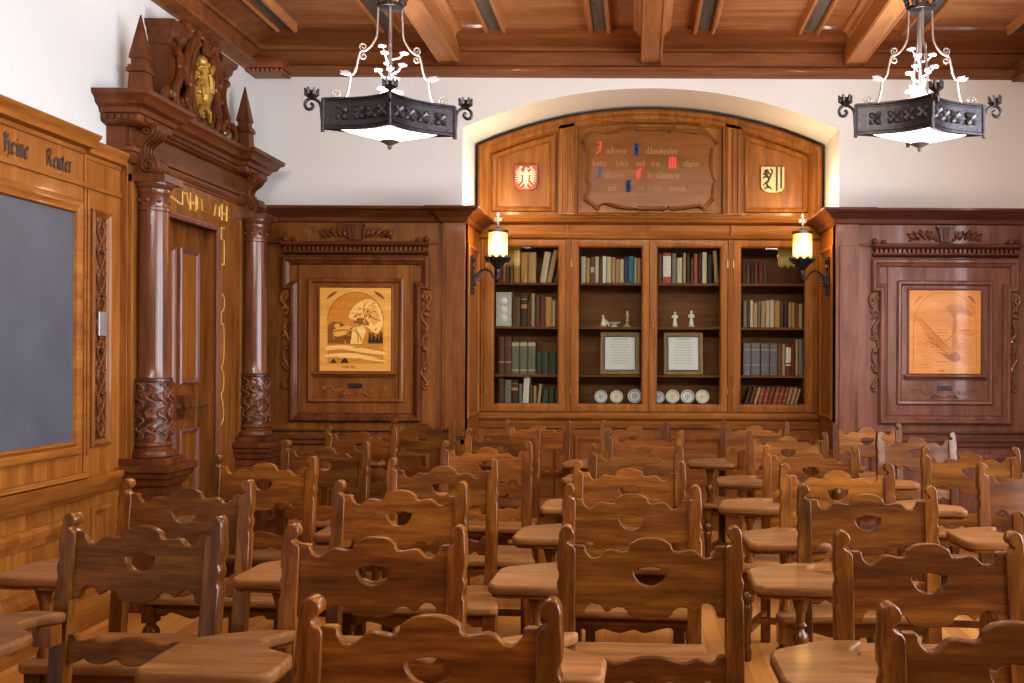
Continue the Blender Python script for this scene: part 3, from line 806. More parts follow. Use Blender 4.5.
for pts in [[(100, 200), (118, 300), (112, 400), (95, 412)], [(95, 415), (122, 450), (108, 520), (92, 535)], [(900, 220), (890, 310), (905, 400), (925, 420)], [(925, 425), (905, 470), (903, 530)], [(240, 125), (310, 105), (390, 92)], [(630, 112), (700, 105), (850, 125)], [(240, 572), (320, 592), (390, 600)], [(630, 600), (720, 592), (830, 578)]]:
    q = smooth([Z(*p) for p in pts], 5)
    rolls.tube([fp(u, v, .029) for u, v in q], .0125, 8)
rolls.build('rolled_edge', W_PLAQUE, pq)
fw = lambda u, v, w: fp(u, v, w + .03)
def write(name, items, mat, h, pen=.2):
    m = MB()
    for tx, zx, zy in items:
        u, v = Z(zx, zy); nib(m, tx, u, v, h, fw, .002, pen)
    return m.build(name, mat, pq)
for q in [('J', 165, 255), ('M', 625, 345), ('C', 420, 415)]: write('red_initial_letter', [q], RED, .06, .34)
for q in [('B', 400, 262), ('J', 165, 410), ('B', 350, 495)]: write('blue_initial_letter', [q], BLUE, .058, .46)
for q in [('indessen', 225, 255), ('ildungbunden', 480, 255), ('hinter', 140, 335), ('leben', 290, 335), ('und', 420, 335), ('sein', 510, 335), ('ithulin', 715, 335), ('ndarnies', 215, 410), ('herstdunmein', 490, 410), ('und ', 240, 490), ('es', 435, 490), ('leben', 500, 490), ('minnin', 630, 490)]: write('inscription_phrase', [q], FAINT, .034)

# shields
def shield_outline(w, h):
    return [(-w, h), (w, h), (w, -h * .55), (w * .8, -h * .85), (w * .35, -h), (-w * .35, -h), (-w * .8, -h * .85), (-w, -h * .55)]
def shield(cx, cz, which):
    t = thing('heraldic_shield', 'red heraldic shield with pale spread eagle on arched panel' if which == 0 else 'black and gold heraldic shield with striped half on arched panel', 'shield', (cx, YC - .002, cz))
    f = lambda u, v, w: (u, -w, v)
    w, h = .096, .107
    field = MB(); field.prism(shield_outline(w, h), .0, .022, f)
    field.build('field', S_RED if which == 0 else S_GOLD, t, .004)
    g = lambda u, v, q: f(u, v, q + .022)
    if which == 0:
        e = MB()
        e.prism(smooth([(-.016, .05), (0, .062), (.016, .05), (.022, .0), (.014, -.05), (.0, -.075), (-.014, -.05), (-.022, .0)], 3, True), 0, .008, g)
        e.ball(g(.004, .07, .006), .014, 10, 8); e.prism([(.012, .076), (.034, .07), (.012, .064)], 0, .008, g)
        for s in (-1, 1):
            e.tube([g(s * u, v, .003) for u, v in smooth([(.01, .03), (.035, .035), (.05, .06), (.045, .085), (.03, .08)], 4)], [.011] * 8 + [.008] * 9, 6)
            for k in range(7):
                a = math.radians(50 - 18 * k); r = .05 if k else .045
                p0 = (s * (.03 + .004 * k if k < 3 else .034), .045 - .011 * k)
                p1 = (s * min(.088, .045 + r * math.cos(a) * 1.0), .045 - .011 * k + r * math.sin(a) * .7)
                e.tube([g(p0[0], p0[1], .002), g((p0[0] + p1[0]) / 2, (p0[1] + p1[1]) / 2, .004), g(*p1, .002)], [.005, .007, .003], 6)
            e.tube([g(s * .01, -.03, .002), g(s * .035, -.06, .003), g(s * .05, -.075, .002)], [.006, .005, .003], 6)
            for q in (-.02, 0, .02): e.tube([g(0, -.06, .002), g(q * s, -.095, .002)], [.006, .004], 6)
        e.build('eagle', S_WHITE, t)
    else:
        b = MB()
        for u0, u1 in ((.025, .042), (.062, .078)): b.box(u0, u1, -.095 if u0 < .05 else -.075, .104, 0, .003, g)
        b.build('stripe', S_BLACK, t)
        l = MB()
        l.tube([g(u, v, .003) for u, v in smooth([(-.03, -.07), (-.05, -.03), (-.03, .0), (-.045, .03), (-.06, .055)], 4)], [.008] * 17, 6)
        l.ball(g(-.05, .065, .004), .02, 10, 8, (1, .6, 1))
        for p, q in [((-.045, .03), (-.085, .045)), ((-.04, .02), (-.085, .01)), ((-.035, -.02), (-.08, -.05)), ((-.03, -.06), (-.01, -.085)), ((-.03, -.06), (-.07, -.085)), ((-.03, 0), (0, .06)), ((0, .06), (-.02, .09)), ((-.045, .05), (-.01, .04))]:
            l.tube([g(*p, .003), g((p[0] + q[0]) / 2, (p[1] + q[1]) / 2 + .008, .004), g(*q, .002)], [.008, .007, .004], 6)
        l.build('lion', S_BLACK, t)
shield(xx(525.5), zz(178.5), 0); shield(xx(771.5), zz(179.5), 1)

# ------------------------------------------------------------------ things on the shelves
ORD = ['first', 'second', 'third', 'fourth', 'fifth', 'sixth', 'seventh', 'eighth', 'ninth', 'tenth', 'eleventh', 'twelfth', 'thirteenth', 'fourteenth', 'fifteenth', 'sixteenth']
COL = {'brown': (.15, .075, .04), 'dark brown': (.07, .035, .02), 'tan': (.5, .33, .17), 'cream': (.62, .52, .36), 'orange tan': (.55, .3, .1), 'dark red': (.2, .04, .03), 'red': (.42, .1, .06),
       'green': (.06, .085, .055), 'grey green': (.2, .19, .14), 'grey': (.24, .23, .21), 'white': (.78, .74, .66), 'navy': (.04, .05, .1), 'teal': (.03, .17, .24), 'blue grey': (.2, .19, .22), 'black': (.03, .025, .022), 'reddish brown': (.25, .09, .05), 'olive': (.22, .19, .1)}
BAYN = ['bay nearest the doorway', 'bay holding the dish', 'bay holding two figurines', 'bay farthest from doorway']
SHN = ['top', 'second', 'third', 'bottom']
XB = lambda x: (x - 638) * .00836 - .092
def book(bay, sh, k, x0, x1, hgt, z, colour, tilt, yfront, deco=None):
    w = max(.012, x1 - x0 - .0015); d = random.uniform(.13, .17)
    t = tag(link('book', None, None, ((x0 + x1) / 2, yfront, z)),
            f'{colour} {"leaning " if abs(tilt) > 2 else ""}book, {ORD[k]} from doorway side on the {SHN[sh]} shelf, {BAYN[bay]}', 'book',
            f'books on the {SHN[sh]} shelf, {BAYN[bay]}')
    tl = math.radians(tilt)
    t.rotation_euler = (0, tl, 0)
    t.location.z = z + abs(math.sin(tl)) * w / 2 + .0005
    # cover: rounded spine toward the glass
    n = 6; h = hgt
    sp = [(-w / 2 + w * i / n, -.006 * math.sin(PI * i / n)) for i in range(n + 1)]
    prof = sp + [(w / 2, d), (w / 2 - .003, d), (w / 2 - .003, .004), (-w / 2 + .003, .004), (-w / 2 + .003, d), (-w / 2, d)]
    m = MB().prism(prof, 0, h)
    o = m.build('cover', BOOK, t); o.color = (*COL[colour], 1)
    MB().box(-w / 2 + .003, w / 2 - .003, .004, d - .005, .003, h - .004).build('page_block', CREAM, t)
    if deco:
        for a, b, cn in deco:
            q = [(p[0] * 1.01, p[1] - .0012) for p in sp] + [(w / 2, .002), (-w / 2, .002)]
            e = MB().prism(q, a * h, b * h).build('spine_label', BOOK, t); e.color = (*COL[cn], 1)
    return t
BK = {
 (0, 0): (185, [(60, 77, 112, 'reddish brown', 0), (78, 89, 104, 'tan', 0), (90, 101, 100, 'red', 0), (103, 117, 124, 'olive', 0), (118, 140, 68, 'orange tan', 0), (144, 169, 76, 'orange tan', 0), (171, 199, 76, 'tan', 0), (212, 235, 74, 'cream', 9), (236, 254, 66, 'tan', 12), (262, 277, 98, 'brown', 14)]),
 (0, 1): (342, [(115, 143, 238, 'brown', 0), (145, 168, 225, 'dark brown', 0), (169, 181, 250, 'brown', 0), (182, 195, 224, 'tan', 0), (196, 213, 228, 'brown', 0), (214, 232, 232, 'dark red', 0), (233, 257, 236, 'orange tan', 0), (258, 269, 247, 'cream', 0), (270, 284, 247, 'reddish brown', 0)]),
 (0, 2): (515, [(65, 86, 380, 'brown', 0), (87, 111, 380, 'brown', 0), (112, 139, 398, 'grey green', 0), (140, 168, 398, 'grey green', 0), (169, 198, 398, 'grey green', 0), (201, 221, 437, 'green', 0), (222, 244, 437, 'green', 0), (245, 271, 437, 'green', 0), (272, 284, 440, 'green', 0)]),
 (0, 3): (625, [(66, 85, 535, 'brown', 0), (87, 111, 540, 'grey', 0), (112, 137, 540, 'dark brown', 0), (138, 150, 555, 'grey', 0), (152, 174, 530, 'white', 3), (177, 190, 560, 'brown', 0), (191, 202, 562, 'tan', 0), (204, 216, 555, 'tan', 6), (223, 243, 572, 'green', 2.5), (246, 264, 570, 'green', 2.5), (267, 280, 572, 'green', 2.5)]),
 (1, 0): (190, [(361, 378, 95, 'cream', 0), (379, 393, 100, 'tan', 0), (394, 410, 95, 'reddish brown', 0), (411, 425, 95, 'cream', 0), (426, 437, 100, 'brown', 0), (438, 452, 93, 'white', 0), (453, 470, 95, 'cream', 0), (471, 485, 97, 'tan', 0), (486, 500, 105, 'tan', 0), (501, 515, 105, 'cream', 0), (516, 530, 93, 'navy', 0), (531, 551, 92, 'teal', 0), (552, 562, 97, 'cream', 0), (563, 577, 100, 'tan', 0)]),
 (2, 0): (190, [(26, 43, 85, 'brown', 0), (45, 75, 80, 'white', 0), (77, 93, 82, 'grey', 0), (95, 115, 97, 'cream', 0), (117, 128, 80, 'tan', 0), (130, 143, 82, 'dark brown', 0), (145, 155, 100, 'brown', 0), (156, 170, 84, 'red', 0), (172, 183, 80, 'dark brown', 0), (186, 203, 78, 'cream', 0), (205, 223, 85, 'black', 0), (232, 247, 72, 'tan', -4)]),
 (3, 0): (195, [(330, 345, 120, 'dark brown', 0), (346, 360, 125, 'brown', 0), (361, 374, 122, 'dark brown', 0), (375, 389, 120, 'brown', 0), (390, 406, 118, 'dark red', 0), (407, 420, 125, 'brown', 0)]),
 (3, 1): (352, [(335, 348, 258, 'grey', 0), (349, 358, 260, 'brown', 0), (359, 371, 254, 'cream', 0), (372, 387, 262, 'tan', 0), (388, 398, 258, 'grey', 0), (399, 415, 257, 'tan', 0), (416, 430, 255, 'cream', 0), (431, 448, 252, 'cream', 0), (449, 467, 256, 'orange tan', 0), (468, 480, 262, 'brown', 0), (481, 496, 260, 'dark brown', 0), (497, 509, 262, 'tan', 0), (510, 522, 262, 'orange tan', 0), (523, 534, 264, 'reddish brown', 0), (535, 550, 266, 'tan', 0)]),
 (3, 2): (530, [(336, 363, 415, 'blue grey', 0), (365, 397, 415, 'blue grey', 0), (399, 430, 416, 'blue grey', 0), (432, 460, 416, 'blue grey', 0), (461, 474, 418, 'reddish brown', 0), (475, 487, 418, 'tan', 0), (488, 508, 418, 'white', 0), (509, 523, 418, 'dark red', 0), (524, 535, 400, 'tan', 0), (536, 553, 400, 'grey', 0)]),
 (3, 3): (628, [(340, 354, 570, 'dark brown', 16), (356, 369, 568, 'brown', 16), (372, 384, 566, 'tan', 16), (387, 402, 565, 'red', 16), (405, 420, 565, 'red', 16), (423, 437, 565, 'reddish brown', 16), (440, 455, 565, 'red', 16), (458, 472, 566, 'red', 16), (475, 487, 566, 'red', 16), (490, 502, 567, 'tan', 16), (505, 517, 567, 'tan', 16), (520, 530, 570, 'tan', 16)]),
}
for (bay, sh), (bot, lst) in BK.items():
    ox = 480 if bay < 2 else 650
    z = SH[sh] if sh < 3 else 1.036
    for k, (a, b, top, colr, tilt) in enumerate(lst):
        x0, x1 = XB(ox + a / 3.594), XB(ox + b / 3.594)
        h = (bot - top) / 3.594 * .00836
        deco = None
        if colr == 'grey green': deco = [(.86, .97, 'cream'), (.1, .14, 'cream')]
        elif colr == 'white' and bay == 2: deco = [(0, .22, 'red'), (.9, 1, 'red')]
        elif colr == 'white' and bay == 3: deco = [(0, .3, 'dark red'), (.36, .4, 'dark red'), (.9, 1, 'dark red')]
        elif colr == 'dark brown' and bay == 0: deco = [(.55, .68, 'orange tan'), (.82, .85, 'orange tan')]
        elif colr == 'red' and sh == 3: deco = [(.55, .62, 'orange tan'), (.2, .24, 'orange tan')]
        elif colr == 'blue grey': deco = [(.78, .82, 'tan'), (.3, .33, 'tan')]
        elif colr == 'brown' and sh == 2: deco = [(.75, .8, 'reddish brown'), (.3, .34, 'tan')]
        elif colr == 'reddish brown' and bay == 1: deco = [(.4, .6, 'cream')]
        # the leaning ones sit at their bottom edge
        book(bay, sh, k, x0 + .001, x1, h, z, colr, tilt, 8.375 + random.uniform(0, .02), deco)
# pale card box
gx0, gx1 = XB(480 + 56 / 3.594), XB(480 + 112 / 3.594)
t = thing('document_box', 'pale grey mottled box standing beside brown books on the second shelf nearest the doorway', 'box', ((gx0 + gx1) / 2, 8.37, SH[1] + .001))
MB().box(-(gx1 - gx0) / 2, (gx1 - gx0) / 2, 0, .12, 0, .285).build('case', GREYBOX, t, .004)
e = MB()
for k in range(3): e.ball((0, -.001, .07 + .07 * k), .03, 12, 8, (1, .12, 1))
e.build('embossed_oval', PORC, t)
# framed certificates
def certificate(x0, x1, label):
    xa, xb = XB(x0), XB(x1); w = (xb - xa) / 2; h = .352
    t = thing('framed_certificate', label, 'picture', ((xa + xb) / 2, 8.385, SH[2] + .003))
    t.rotation_euler = (math.radians(-6), 0, 0)
    f = lambda u, v, q: (u, -q, v)
    MB().sweep(rect(-w, w, 0, h), [(0, 0), (0, .012), (.012, .018), (.014, .012), (.014, 0)], True, f).build('gilt_edge', INLAY_GOLD, t)
    MB().sweep(rect(-w + .013, w - .013, .013, h - .013), [(0, 0), (0, .012), (.02, .01), (.026, .004), (.026, 0)], True, f).build('dark_frame', FRAME_D, t)
    MB().box(-w + .03, w - .03, .03, h - .03, 0, .003, f).build('paper_sheet', PAPER, t)
    ln = MB(); rr = random.Random(int(x0))
    for k in range(9):
        z = h - .085 - .022 * k; l = w - .07 - rr.uniform(0, .03)
        ln.box(-l, l, z, z + .005, .003, .0036, f)
    ln.box(-.06, .06, h - .06, h - .05, .003, .0036, f)
    ln.build('text_line', INK, t)
certificate(600.2, 639.5, 'framed white certificate in dark frame behind the bookcase door with the dish')
certificate(664, 703, 'framed white certificate in dark frame below the two pale figurines')
# plates
def plate(x, r, label, mat):
    t = thing('decorative_plate', label, 'plate', (XB(x), 8.40, 1.036 + r + .004), 0, 'plates along the bottom shelf')
    t.rotation_euler = (math.radians(78), 0, 0)
    MB().lathe([(.001, -.004), (r * .6, -.004), (r * .95, .008), (r, .012), (r, .015), (r * .93, .012), (r * .62, .002), (.001, .002)], n=28).build('dish', PORC, t)
    d = MB()
    d.tube([(r * .8 * math.cos(a), r * .8 * math.sin(a), .0085) for a in [2 * PI * k / 28 for k in range(29)]], .004, 4)
    for k in range(6):
        a = k * PI / 3 + .3; d.ball((r * .33 * math.cos(a), r * .33 * math.sin(a), .003), r * .14, 8, 6, (1, 1, .2))
    d.ball((0, 0, .003), r * .16, 8, 6, (1, 1, .2))
    d.build('painted_pattern', mat, t)
for x, r, lb, m in [(601, .054, 'blue patterned plate, first of three below certificate with the dish above', PORCB), (616.7, .054, 'cream patterned plate, second of three below certificate with the dish above', PORCG), (635, .06, 'blue rimmed plate, largest of three, beside the centre of the bookcase', PORCB),
                (659, .05, 'patterned plate half hidden by the door frame, below two figurines', PORCB), (673, .058, 'white patterned plate beside the half hidden plate, below two figurines', PORCG), (688, .058, 'white patterned plate, middle of the three whole ones below figurines', PORCB), (702.8, .058, 'white patterned plate, farthest along from centre below two figurines', PORCG)]:
    plate(x, r, lb, m)
# figurines
def figurine(x, h, label, mat, seated=False):
    t = thing('porcelain_figurine', label, 'figurine', (XB(x), 8.42, SH[1] + .001), 0, 'small figurines')
    MB().lathe([(.026, 0), (.028, .008), (.022, .014)], n=16).build('pedestal', PORCG, t, 0)
    b = MB(); q = h
    if not seated:
        b.lathe([(.02, .012), (.022, .02), (.018, q * .3), (.013, q * .48), (.012, q * .55), (.018, q * .7), (.016, q * .78), (.006, q * .82), (.006, q * .85)], n=14, sy=.8)
        b.ball((0, 0, q * .92), q * .085, 12, 8)
        for s in (-1, 1): b.tube([(s * .015, 0, q * .77), (s * .024, -.004, q * .62), (s * .006, -.02, q * .56)], [.007, .006, .005], 8)
    else:
        b.lathe([(.024, .01), (.022, q * .3), (.013, q * .55), (.017, q * .68), (.006, q * .76), (.006, q * .8)], n=14, sy=.8)
        b.ball((-.004, 0, q * .9), q * .11, 12, 8)
        for s in (-1, 1):
            b.tube([(.005, s * .01, q * .25), (.035, s * .01, q * .3), (.05, s * .008, q * .06)], [.011, .009, .006], 8)
            b.tube([(0, s * .016, q * .68), (.02, s * .018, q * .5), (.035, s * .008, q * .42)], [.007, .006, .005], 8)
    b.build('figure_body', mat, t)
figurine(603, .1, 'seated pale porcelain figurine with bent knees, beside small dish', PORC, True)
figurine(675, .13, 'slim standing pale figurine above the certificate, nearer bookcase centre', PORC)
figurine(691.5, .14, 'stouter standing white figurine, second of the standing two', PORC)
t = thing('footed_dish', 'small low cream dish between seated figurine and candlestick', 'dish', (XB(614), 8.42, SH[1] + .001))
MB().lathe([(.03, 0), (.028, .006), (.012, .012), (.04, .026), (.056, .036), (.058, .04), (.05, .036), (.01, .022)], n=24).build('bowl', PORC, t)
t = thing('candlestick', 'small gilded candlestick at the end of the dish shelf', 'candlestick', (XB(627), 8.42, SH[1] + .001))
MB().lathe([(.032, 0), (.034, .008), (.014, .018), (.009, .04), (.016, .05), (.009, .06), (.011, .085), (.022, .095), (.022, .1), (.01, .102)], n=18).build('stick', PORCG, t)
MB().lathe([(.008, .1), (.008, .13), (.003, .135)], n=12).build('candle', PORC, t)

# ------------------------------------------------------------------ wall sconces
def sconce(sx):
    t = thing('wall_sconce', 'lit amber cylinder wall sconce on the bookcase side nearest the doorway' if sx < 0 else 'lit amber cylinder wall sconce on the bookcase side away from the doorway', 'lamp', (1.40 * sx, 7.85, 2.08))
    g = lambda u, v, w=0: (-sx * u, w, v)      # u away from the wall
    bp = MB()
    bp.box(*sorted((0, -sx * .012)), -.035, .035, -.16, .14)
    for k in range(5): bp.ball(g(.014, -.14 + .065 * k), .022, 8, 6, (.5, 1, 1))
    for s in (-1, 1): bp.tube([g(.015, .12 + q[1], s * q[0]) for q in spiral((.03, 0), .03, .006, PI, 1.3)], .007, 6)
    bp.build('backplate', IRON, t)
    ar = MB()
    ar.tube([g(u, v) for u, v in smooth([(.0, -.1), (.03, -.08), (.04, -.02), (.09, .03), (.14, .02), (.175, -.03), (.2, -.035), (.205, .03)], 6)], .009, 8)
    ar.tube([g(u, v) for u, v in spiral((.06, -.03), .035, .006, PI / 2, 1.4)], .007, 6)
    ar.build('arm', IRON, t)
    c = -sx * .205
    cp = MB().lathe([(.012, .0), (.03, .02), (.055, .05), (.075, .075), (.082, .09), (.08, .095), (.05, .08), (.01, .06)], (c, 0, .03), 20)
    cp.lathe([(.012, -.04), (.02, -.02), (.02, .0), (.012, .02)], (c, 0, .03), 12)
    for k in range(10):
        a = 2 * PI * k / 10
        cp.ball((c + .088 * math.cos(a), .088 * math.sin(a), .125), .018, 8, 6)
        cp.tube([(c + .075 * math.cos(a), .075 * math.sin(a), .09), (c + .095 * math.cos(a), .095 * math.sin(a), .115)], .009, 6)
    cp.build('gallery_cup', IRON, t)
    MB().lathe([(.07, .11), (.074, .13), (.076, .325), (.07, .327)], (c, 0, 0), 28).build('lamp_shade', AMBER, t)
    rg = MB().lathe([(.0795, .318), (.0795, .338), (.072, .34), (.03, .355), (.012, .36)], (c, 0, 0), 24)
    rg.build('cap_ring', IRON, t)
    fi = MB().lathe([(.01, .355), (.016, .37), (.008, .385), (.018, .41), (.012, .43), (.006, .44), (.016, .455), (.003, .48)], (c, 0, 0), 14)
    for k in range(6):
        a = k * PI / 3
        fi.tube([(c, 0, .395), (c + .025 * math.cos(a), .025 * math.sin(a), .415), (c + .03 * math.cos(a), .03 * math.sin(a), .44)], [.007, .008, .003], 6)
    fi.build('finial', SILVER, t)
    l = bpy.data.lights.new('sconce_glow', 'POINT'); l.energy = 5; l.color = (1, .55, .15); l.shadow_soft_size = .06
    o = link('sconce_glow', l, t, (c, -.13, .25))
    l = bpy.data.lights.new('sconce_glow', 'POINT'); l.energy = 11; l.color = (1, .76, .48); l.shadow_soft_size = .05
    o = link('sconce_glow', l, t, (c * 1.05, .0, .6))
sconce(-1); sconce(1)

# ------------------------------------------------------------------ chandeliers
def chandelier(x, y, rz, label):
    t = thing('chandelier', label, 'chandelier', (x, y, 2.735), rz, 'wrought iron chandeliers')
    R = .37; n = 10; dip = .06
    KY = .68
    corners = [(R * math.cos(a), KY * R * math.sin(a)) for a in (-PI / 2, 0, PI / 2, PI)]
    def outline(off=0):
        out = []
        for i in range(4):
            a, b = Vector(corners[i]), Vector(corners[(i + 1) % 4])
            mid = (a + b) / 2; nr = -mid.normalized()
            for k in range(n):
                s = k / n
                p = a.lerp(b, s) + nr * dip * math.sin(PI * s)
                p = p * (1 - off / R)
                out.append((p.x, p.y))
        return out
    o1 = outline()
    band = MB().sweep(o1, [(0, 0), (.008, 0), (.008, .17), (0, .17)], True)
    band.build('band', IRON, t)
    rim = MB()
    for z in (.0, .17, .015, .155):
        q = [(p[0] * 1.005, p[1] * 1.005, z) for p in o1]
        rim.tube(q + [q[0]], .008 if z in (.0, .17) else .004, 6)
    rim.build('rim', IRON, t)
    for i in range(4):
        a, b = Vector(corners[i]), Vector(corners[(i + 1) % 4]); nr = -((a + b) / 2).normalized(); td = (b - a).normalized()
        for s in (.2, .42, .62, .84):
            p = a.lerp(b, s) + nr * (dip * math.sin(PI * s) - .004); ro = MB()
            for k in range(4):
                q = PI / 4 + k * PI / 2
                c = Vector((p.x, p.y, .085)) + Vector((td.x, td.y, 0)) * .028 * math.cos(q) + Vector((0, 0, .028 * math.sin(q)))
                e = Vector((p.x, p.y, .085)) + Vector((td.x, td.y, 0)) * .046 * math.cos(q) + Vector((0, 0, .046 * math.sin(q)))
                ro.tube([Vector((p.x, p.y, .085)), c, e], [.008, .02, .008], 6)
            ro.ball((p.x, p.y, .085), .011, 8, 6)
            ro.build('rosette', IRON_D, t)
    # frosted bowl below
    fg = MB(); oa = outline(.004); ob = outline(.085); nn = len(oa)
    fg.add([(p[0], p[1], .0) for p in oa] + [(p[0], p[1], -.004) for p in ob] + [(p[0], p[1], .006) for p in ob] + [(p[0], p[1], .01) for p in oa],
           [(a * nn + k, a * nn + (k + 1) % nn, ((a + 1) % 4) * nn + (k + 1) % nn, ((a + 1) % 4) * nn + k) for a in range(4) for k in range(nn)])
    fg.build('underside_flange', IRON, t)
    dv = MB(); o2 = outline(.08); N_ = len(o2); rings = [(1, .004), (.93, -.004), (.7, -.022), (.45, -.036), (.2, -.05), (.06, -.056)]
    vs = [(p[0] * f, p[1] * f, z) for f, z in rings for p in o2]
    fs = [(i * N_ + k, i * N_ + (k + 1) % N_, (i + 1) * N_ + (k + 1) % N_, (i + 1) * N_ + k) for i in range(len(rings) - 1) for k in range(N_)]
    fs.append(tuple((len(rings) - 1) * N_ + k for k in range(N_)))
    dv.add(vs, fs); dv.build('glass_diffuser', LAMPGLASS, t, ang=60)
    MB().lathe([(.05, -.05), (.055, -.056), (.035, -.066), (.02, -.075), (.01, -.08), (.014, -.09), (.004, -.105)], n=16).build('finial', IRON_M, t)
    MB().tube([(0, 0, -.05), (0, 0, CZ - .2 - 2.735)], .011, 8).build('rod', IRON_M, t)
    cr = MB().lathe([(.068, .718), (.074, .722), (.074, .74), (.068, .745), (.03, .74), (.02, .722)], n=24)
    for k in range(8):
        a = k * PI / 4
        cr.tube([(.066 * math.cos(a), .066 * math.sin(a), .735), (.085 * math.cos(a), .085 * math.sin(a), .75), (.085 * math.cos(a), .085 * math.sin(a), .79), (.06 * math.cos(a), .06 * math.sin(a), .86), (.012 * math.cos(a), .012 * math.sin(a), .9)], .008, 6)
        cr.ball((.085 * math.cos(a), .085 * math.sin(a), .78), .016, 8, 6)
    cr.build('crown', IRON, t)
    for i, a in enumerate((-PI / 2, 0, PI / 2, PI)):
        ca, sa = math.cos(a), math.sin(a)
        P = lambda r, z: (r * ca, r * sa * KY, z)
        Q = lambda r, z: ((R + r - .4) * ca, (R * KY + r - .4) * sa, z)
        h = MB()
        pth = smooth([(.068, .73), (.072, .6), (.08, .54), (.11, .49), (.14, .465), (.165, .455), (.178, .42), (.19, .36), (.205, .325), (.222, .315), (.225, .28), (.235, .22), (.25, .185), (.265, .172)], 4)
        h.tube([P(r, z) for r, z in pth], .0065, 6)
        h.tube([P(r, z) for r, z in spiral((.15, .485), .024, .006, -PI / 2, 1.3)], .005, 6)
        h.tube([P(r, z) for r, z in spiral((.15, .432), .022, .006, PI / 2, -1.3)], .005, 6)
        h.tube([P(r, z) for r, z in spiral((.30, .2), .03, .008, PI + .6, 1.5)], .006, 6)
        h.build('hanger', IRON_L, t)
        f = MB()
        for q in range(5):
            b = q * 2 * PI / 5
            f.tube([P(.222, .318), (.24 * ca + .014 * math.cos(b), KY * .24 * sa + .014 * math.sin(b), .325 + .012 * math.sin(b)), (.262 * ca + .02 * math.cos(b), KY * .262 * sa + .02 * math.sin(b), .33 + .018 * math.sin(b))], [.006, .009, .003], 6)
        f.build('hanger_flower', PALE, t)
        s = MB()
        s.tube([Q(r, z) for r, z in smooth([(.402, .0), (.408, .06), (.415, .13), (.44, .16), (.475, .165), (.5, .14), (.495, .11), (.47, .105), (.455, .125), (.47, .14)], 5)], .009, 8)
        s.tube([Q(.402, .17), Q(.404, -.02)], .011, 8)
        for q in range(6):
            b = q * PI / 3
            s.tube([Q(.465, .17), (Q(.465, 0)[0] + .03 * math.cos(b), Q(.465, 0)[1] + .03 * math.sin(b), .192), (Q(.465, 0)[0] + .038 * math.cos(b), Q(.465, 0)[1] + .038 * math.sin(b), .225)], [.012, .014, .005], 6)
        s.ball(Q(.465, .195), .022, 8, 6)
        s.build('corner_scroll', IRON, t)
    fl = MB(); rr = random.Random(int(x * 10) + 50)
    for k in range(10):
        a = k * 2.4; z = .2 + .03 * k; r = .045 + .016 * (k % 3)
        fl.tube([(0, 0, z - .02), (r * .7 * math.cos(a), r * .7 * math.sin(a), z), (r * math.cos(a), r * math.sin(a), z + .025)], [.006, .006, .004], 6)
        for q in range(4):
            b = q * PI / 2 + k
            c = Vector((r * 1.1 * math.cos(a), r * 1.1 * math.sin(a), z + .03))
            fl.ball(c + Vector((.012 * math.cos(b), .012 * math.sin(b), .004)), .015, 8, 6, (1, 1, .6))
    fl.lathe([(.02, .17), (.045, .2), (.05, .23), (.03, .25), (.02, .27), (.012, .28)], n=12)
    fl.build('flower_stem', PALE, t)
    MB().lathe([(.03, .165), (.05, .18), (.06, .2), (.045, .195), (.01, .18)], (0, 0, 0), 10).build('leaf_cup', IRON, t)
    l = bpy.data.lights.new('chandelier_light', 'POINT'); l.energy = 5; l.color = (1, .9, .98); l.shadow_soft_size = .12
    link('chandelier_light', l, t, (0, 0, .13))
    l = bpy.data.lights.new('chandelier_downlight', 'AREA'); l.energy = 9; l.color = (1, .93, .95); l.size = .5
    link('chandelier_downlight', l, t, (0, 0, -.12))
    l = bpy.data.lights.new('chandelier_uplight', 'POINT'); l.energy = 6; l.color = (1, .9, .85); l.shadow_soft_size = .1
    link('chandelier_uplight', l, t, (0, 0, .3))
    l = bpy.data.lights.new('chandelier_ceiling_wash', 'AREA'); l.energy = 22; l.color = (1, .9, .82); l.size = .22  # upward light added inside the band to brighten the ceiling
    link('chandelier_ceiling_wash', l, t, (0, 0, .14), (PI, 0, 0))
IRON_D = plain('blackened_iron', (.1, .095, .1), .4, .7, var=.2)
IRON_M = plain('grey_iron', (.22, .2, .18), .4, .6, var=.15)
chandelier(-1.545, 5.83, math.radians(14), 'black iron chandelier over the chairs on the blackboard side')
chandelier(1.545, 5.83, 0, 'black iron chandelier over the chairs on the window side')

# ------------------------------------------------------------------ blackboard panelling on the left wall
XP = -2.98
fl_ = LEFT(XP)
PY0, PY1 = 1.6, 5.57
wp = MB()
wp.prism([(PY0, 0), (PY1, 0), (PY1, 2.49), (PY0, 2.49)], -.068, 0, fl_)
o = struct(wp, 'trim_left_panelling', W_GOLD)
m = MB()
pr = [(0, 2.47), (.01, 2.475), (.015, 2.495), (.06, 2.50), (.066, 2.52), (.08, 2.535), (.095, 2.55), (.1, 2.566), (-.06, 2.566)]
def hpath(path, prof, mb): mb.sweep(path, prof, False)
m.sweep([(XP, 5.2), (XP, PY0)], [(a, b) for a, b in pr], False)
m.sweep([(XP, PY1), (XP, 5.2)], [(a * .6, b - .02) for a, b in pr], False)
m.build('cornice', W_GOLD_Y, o, .002)
m = MB()
m.box(PY0, PY1, 2.30, 2.325, 0, .012, fl_); m.box(5.20, 5.215, .8, 2.47, 0, .01, fl_)
m.box(5.235, 5.255, .9, 2.30, 0, .008, fl_)
m.build('fillet_moulding', W_GOLD_Y, o, .003)
m = MB()
nib(m, 'Heine', 4.545, 2.352, .056, LEFT(XP), .003, .36)
nib(m, 'Reuter', 4.875, 2.352, .053, LEFT(XP), .003, .36)
m.build('lettering', LETTER, o)
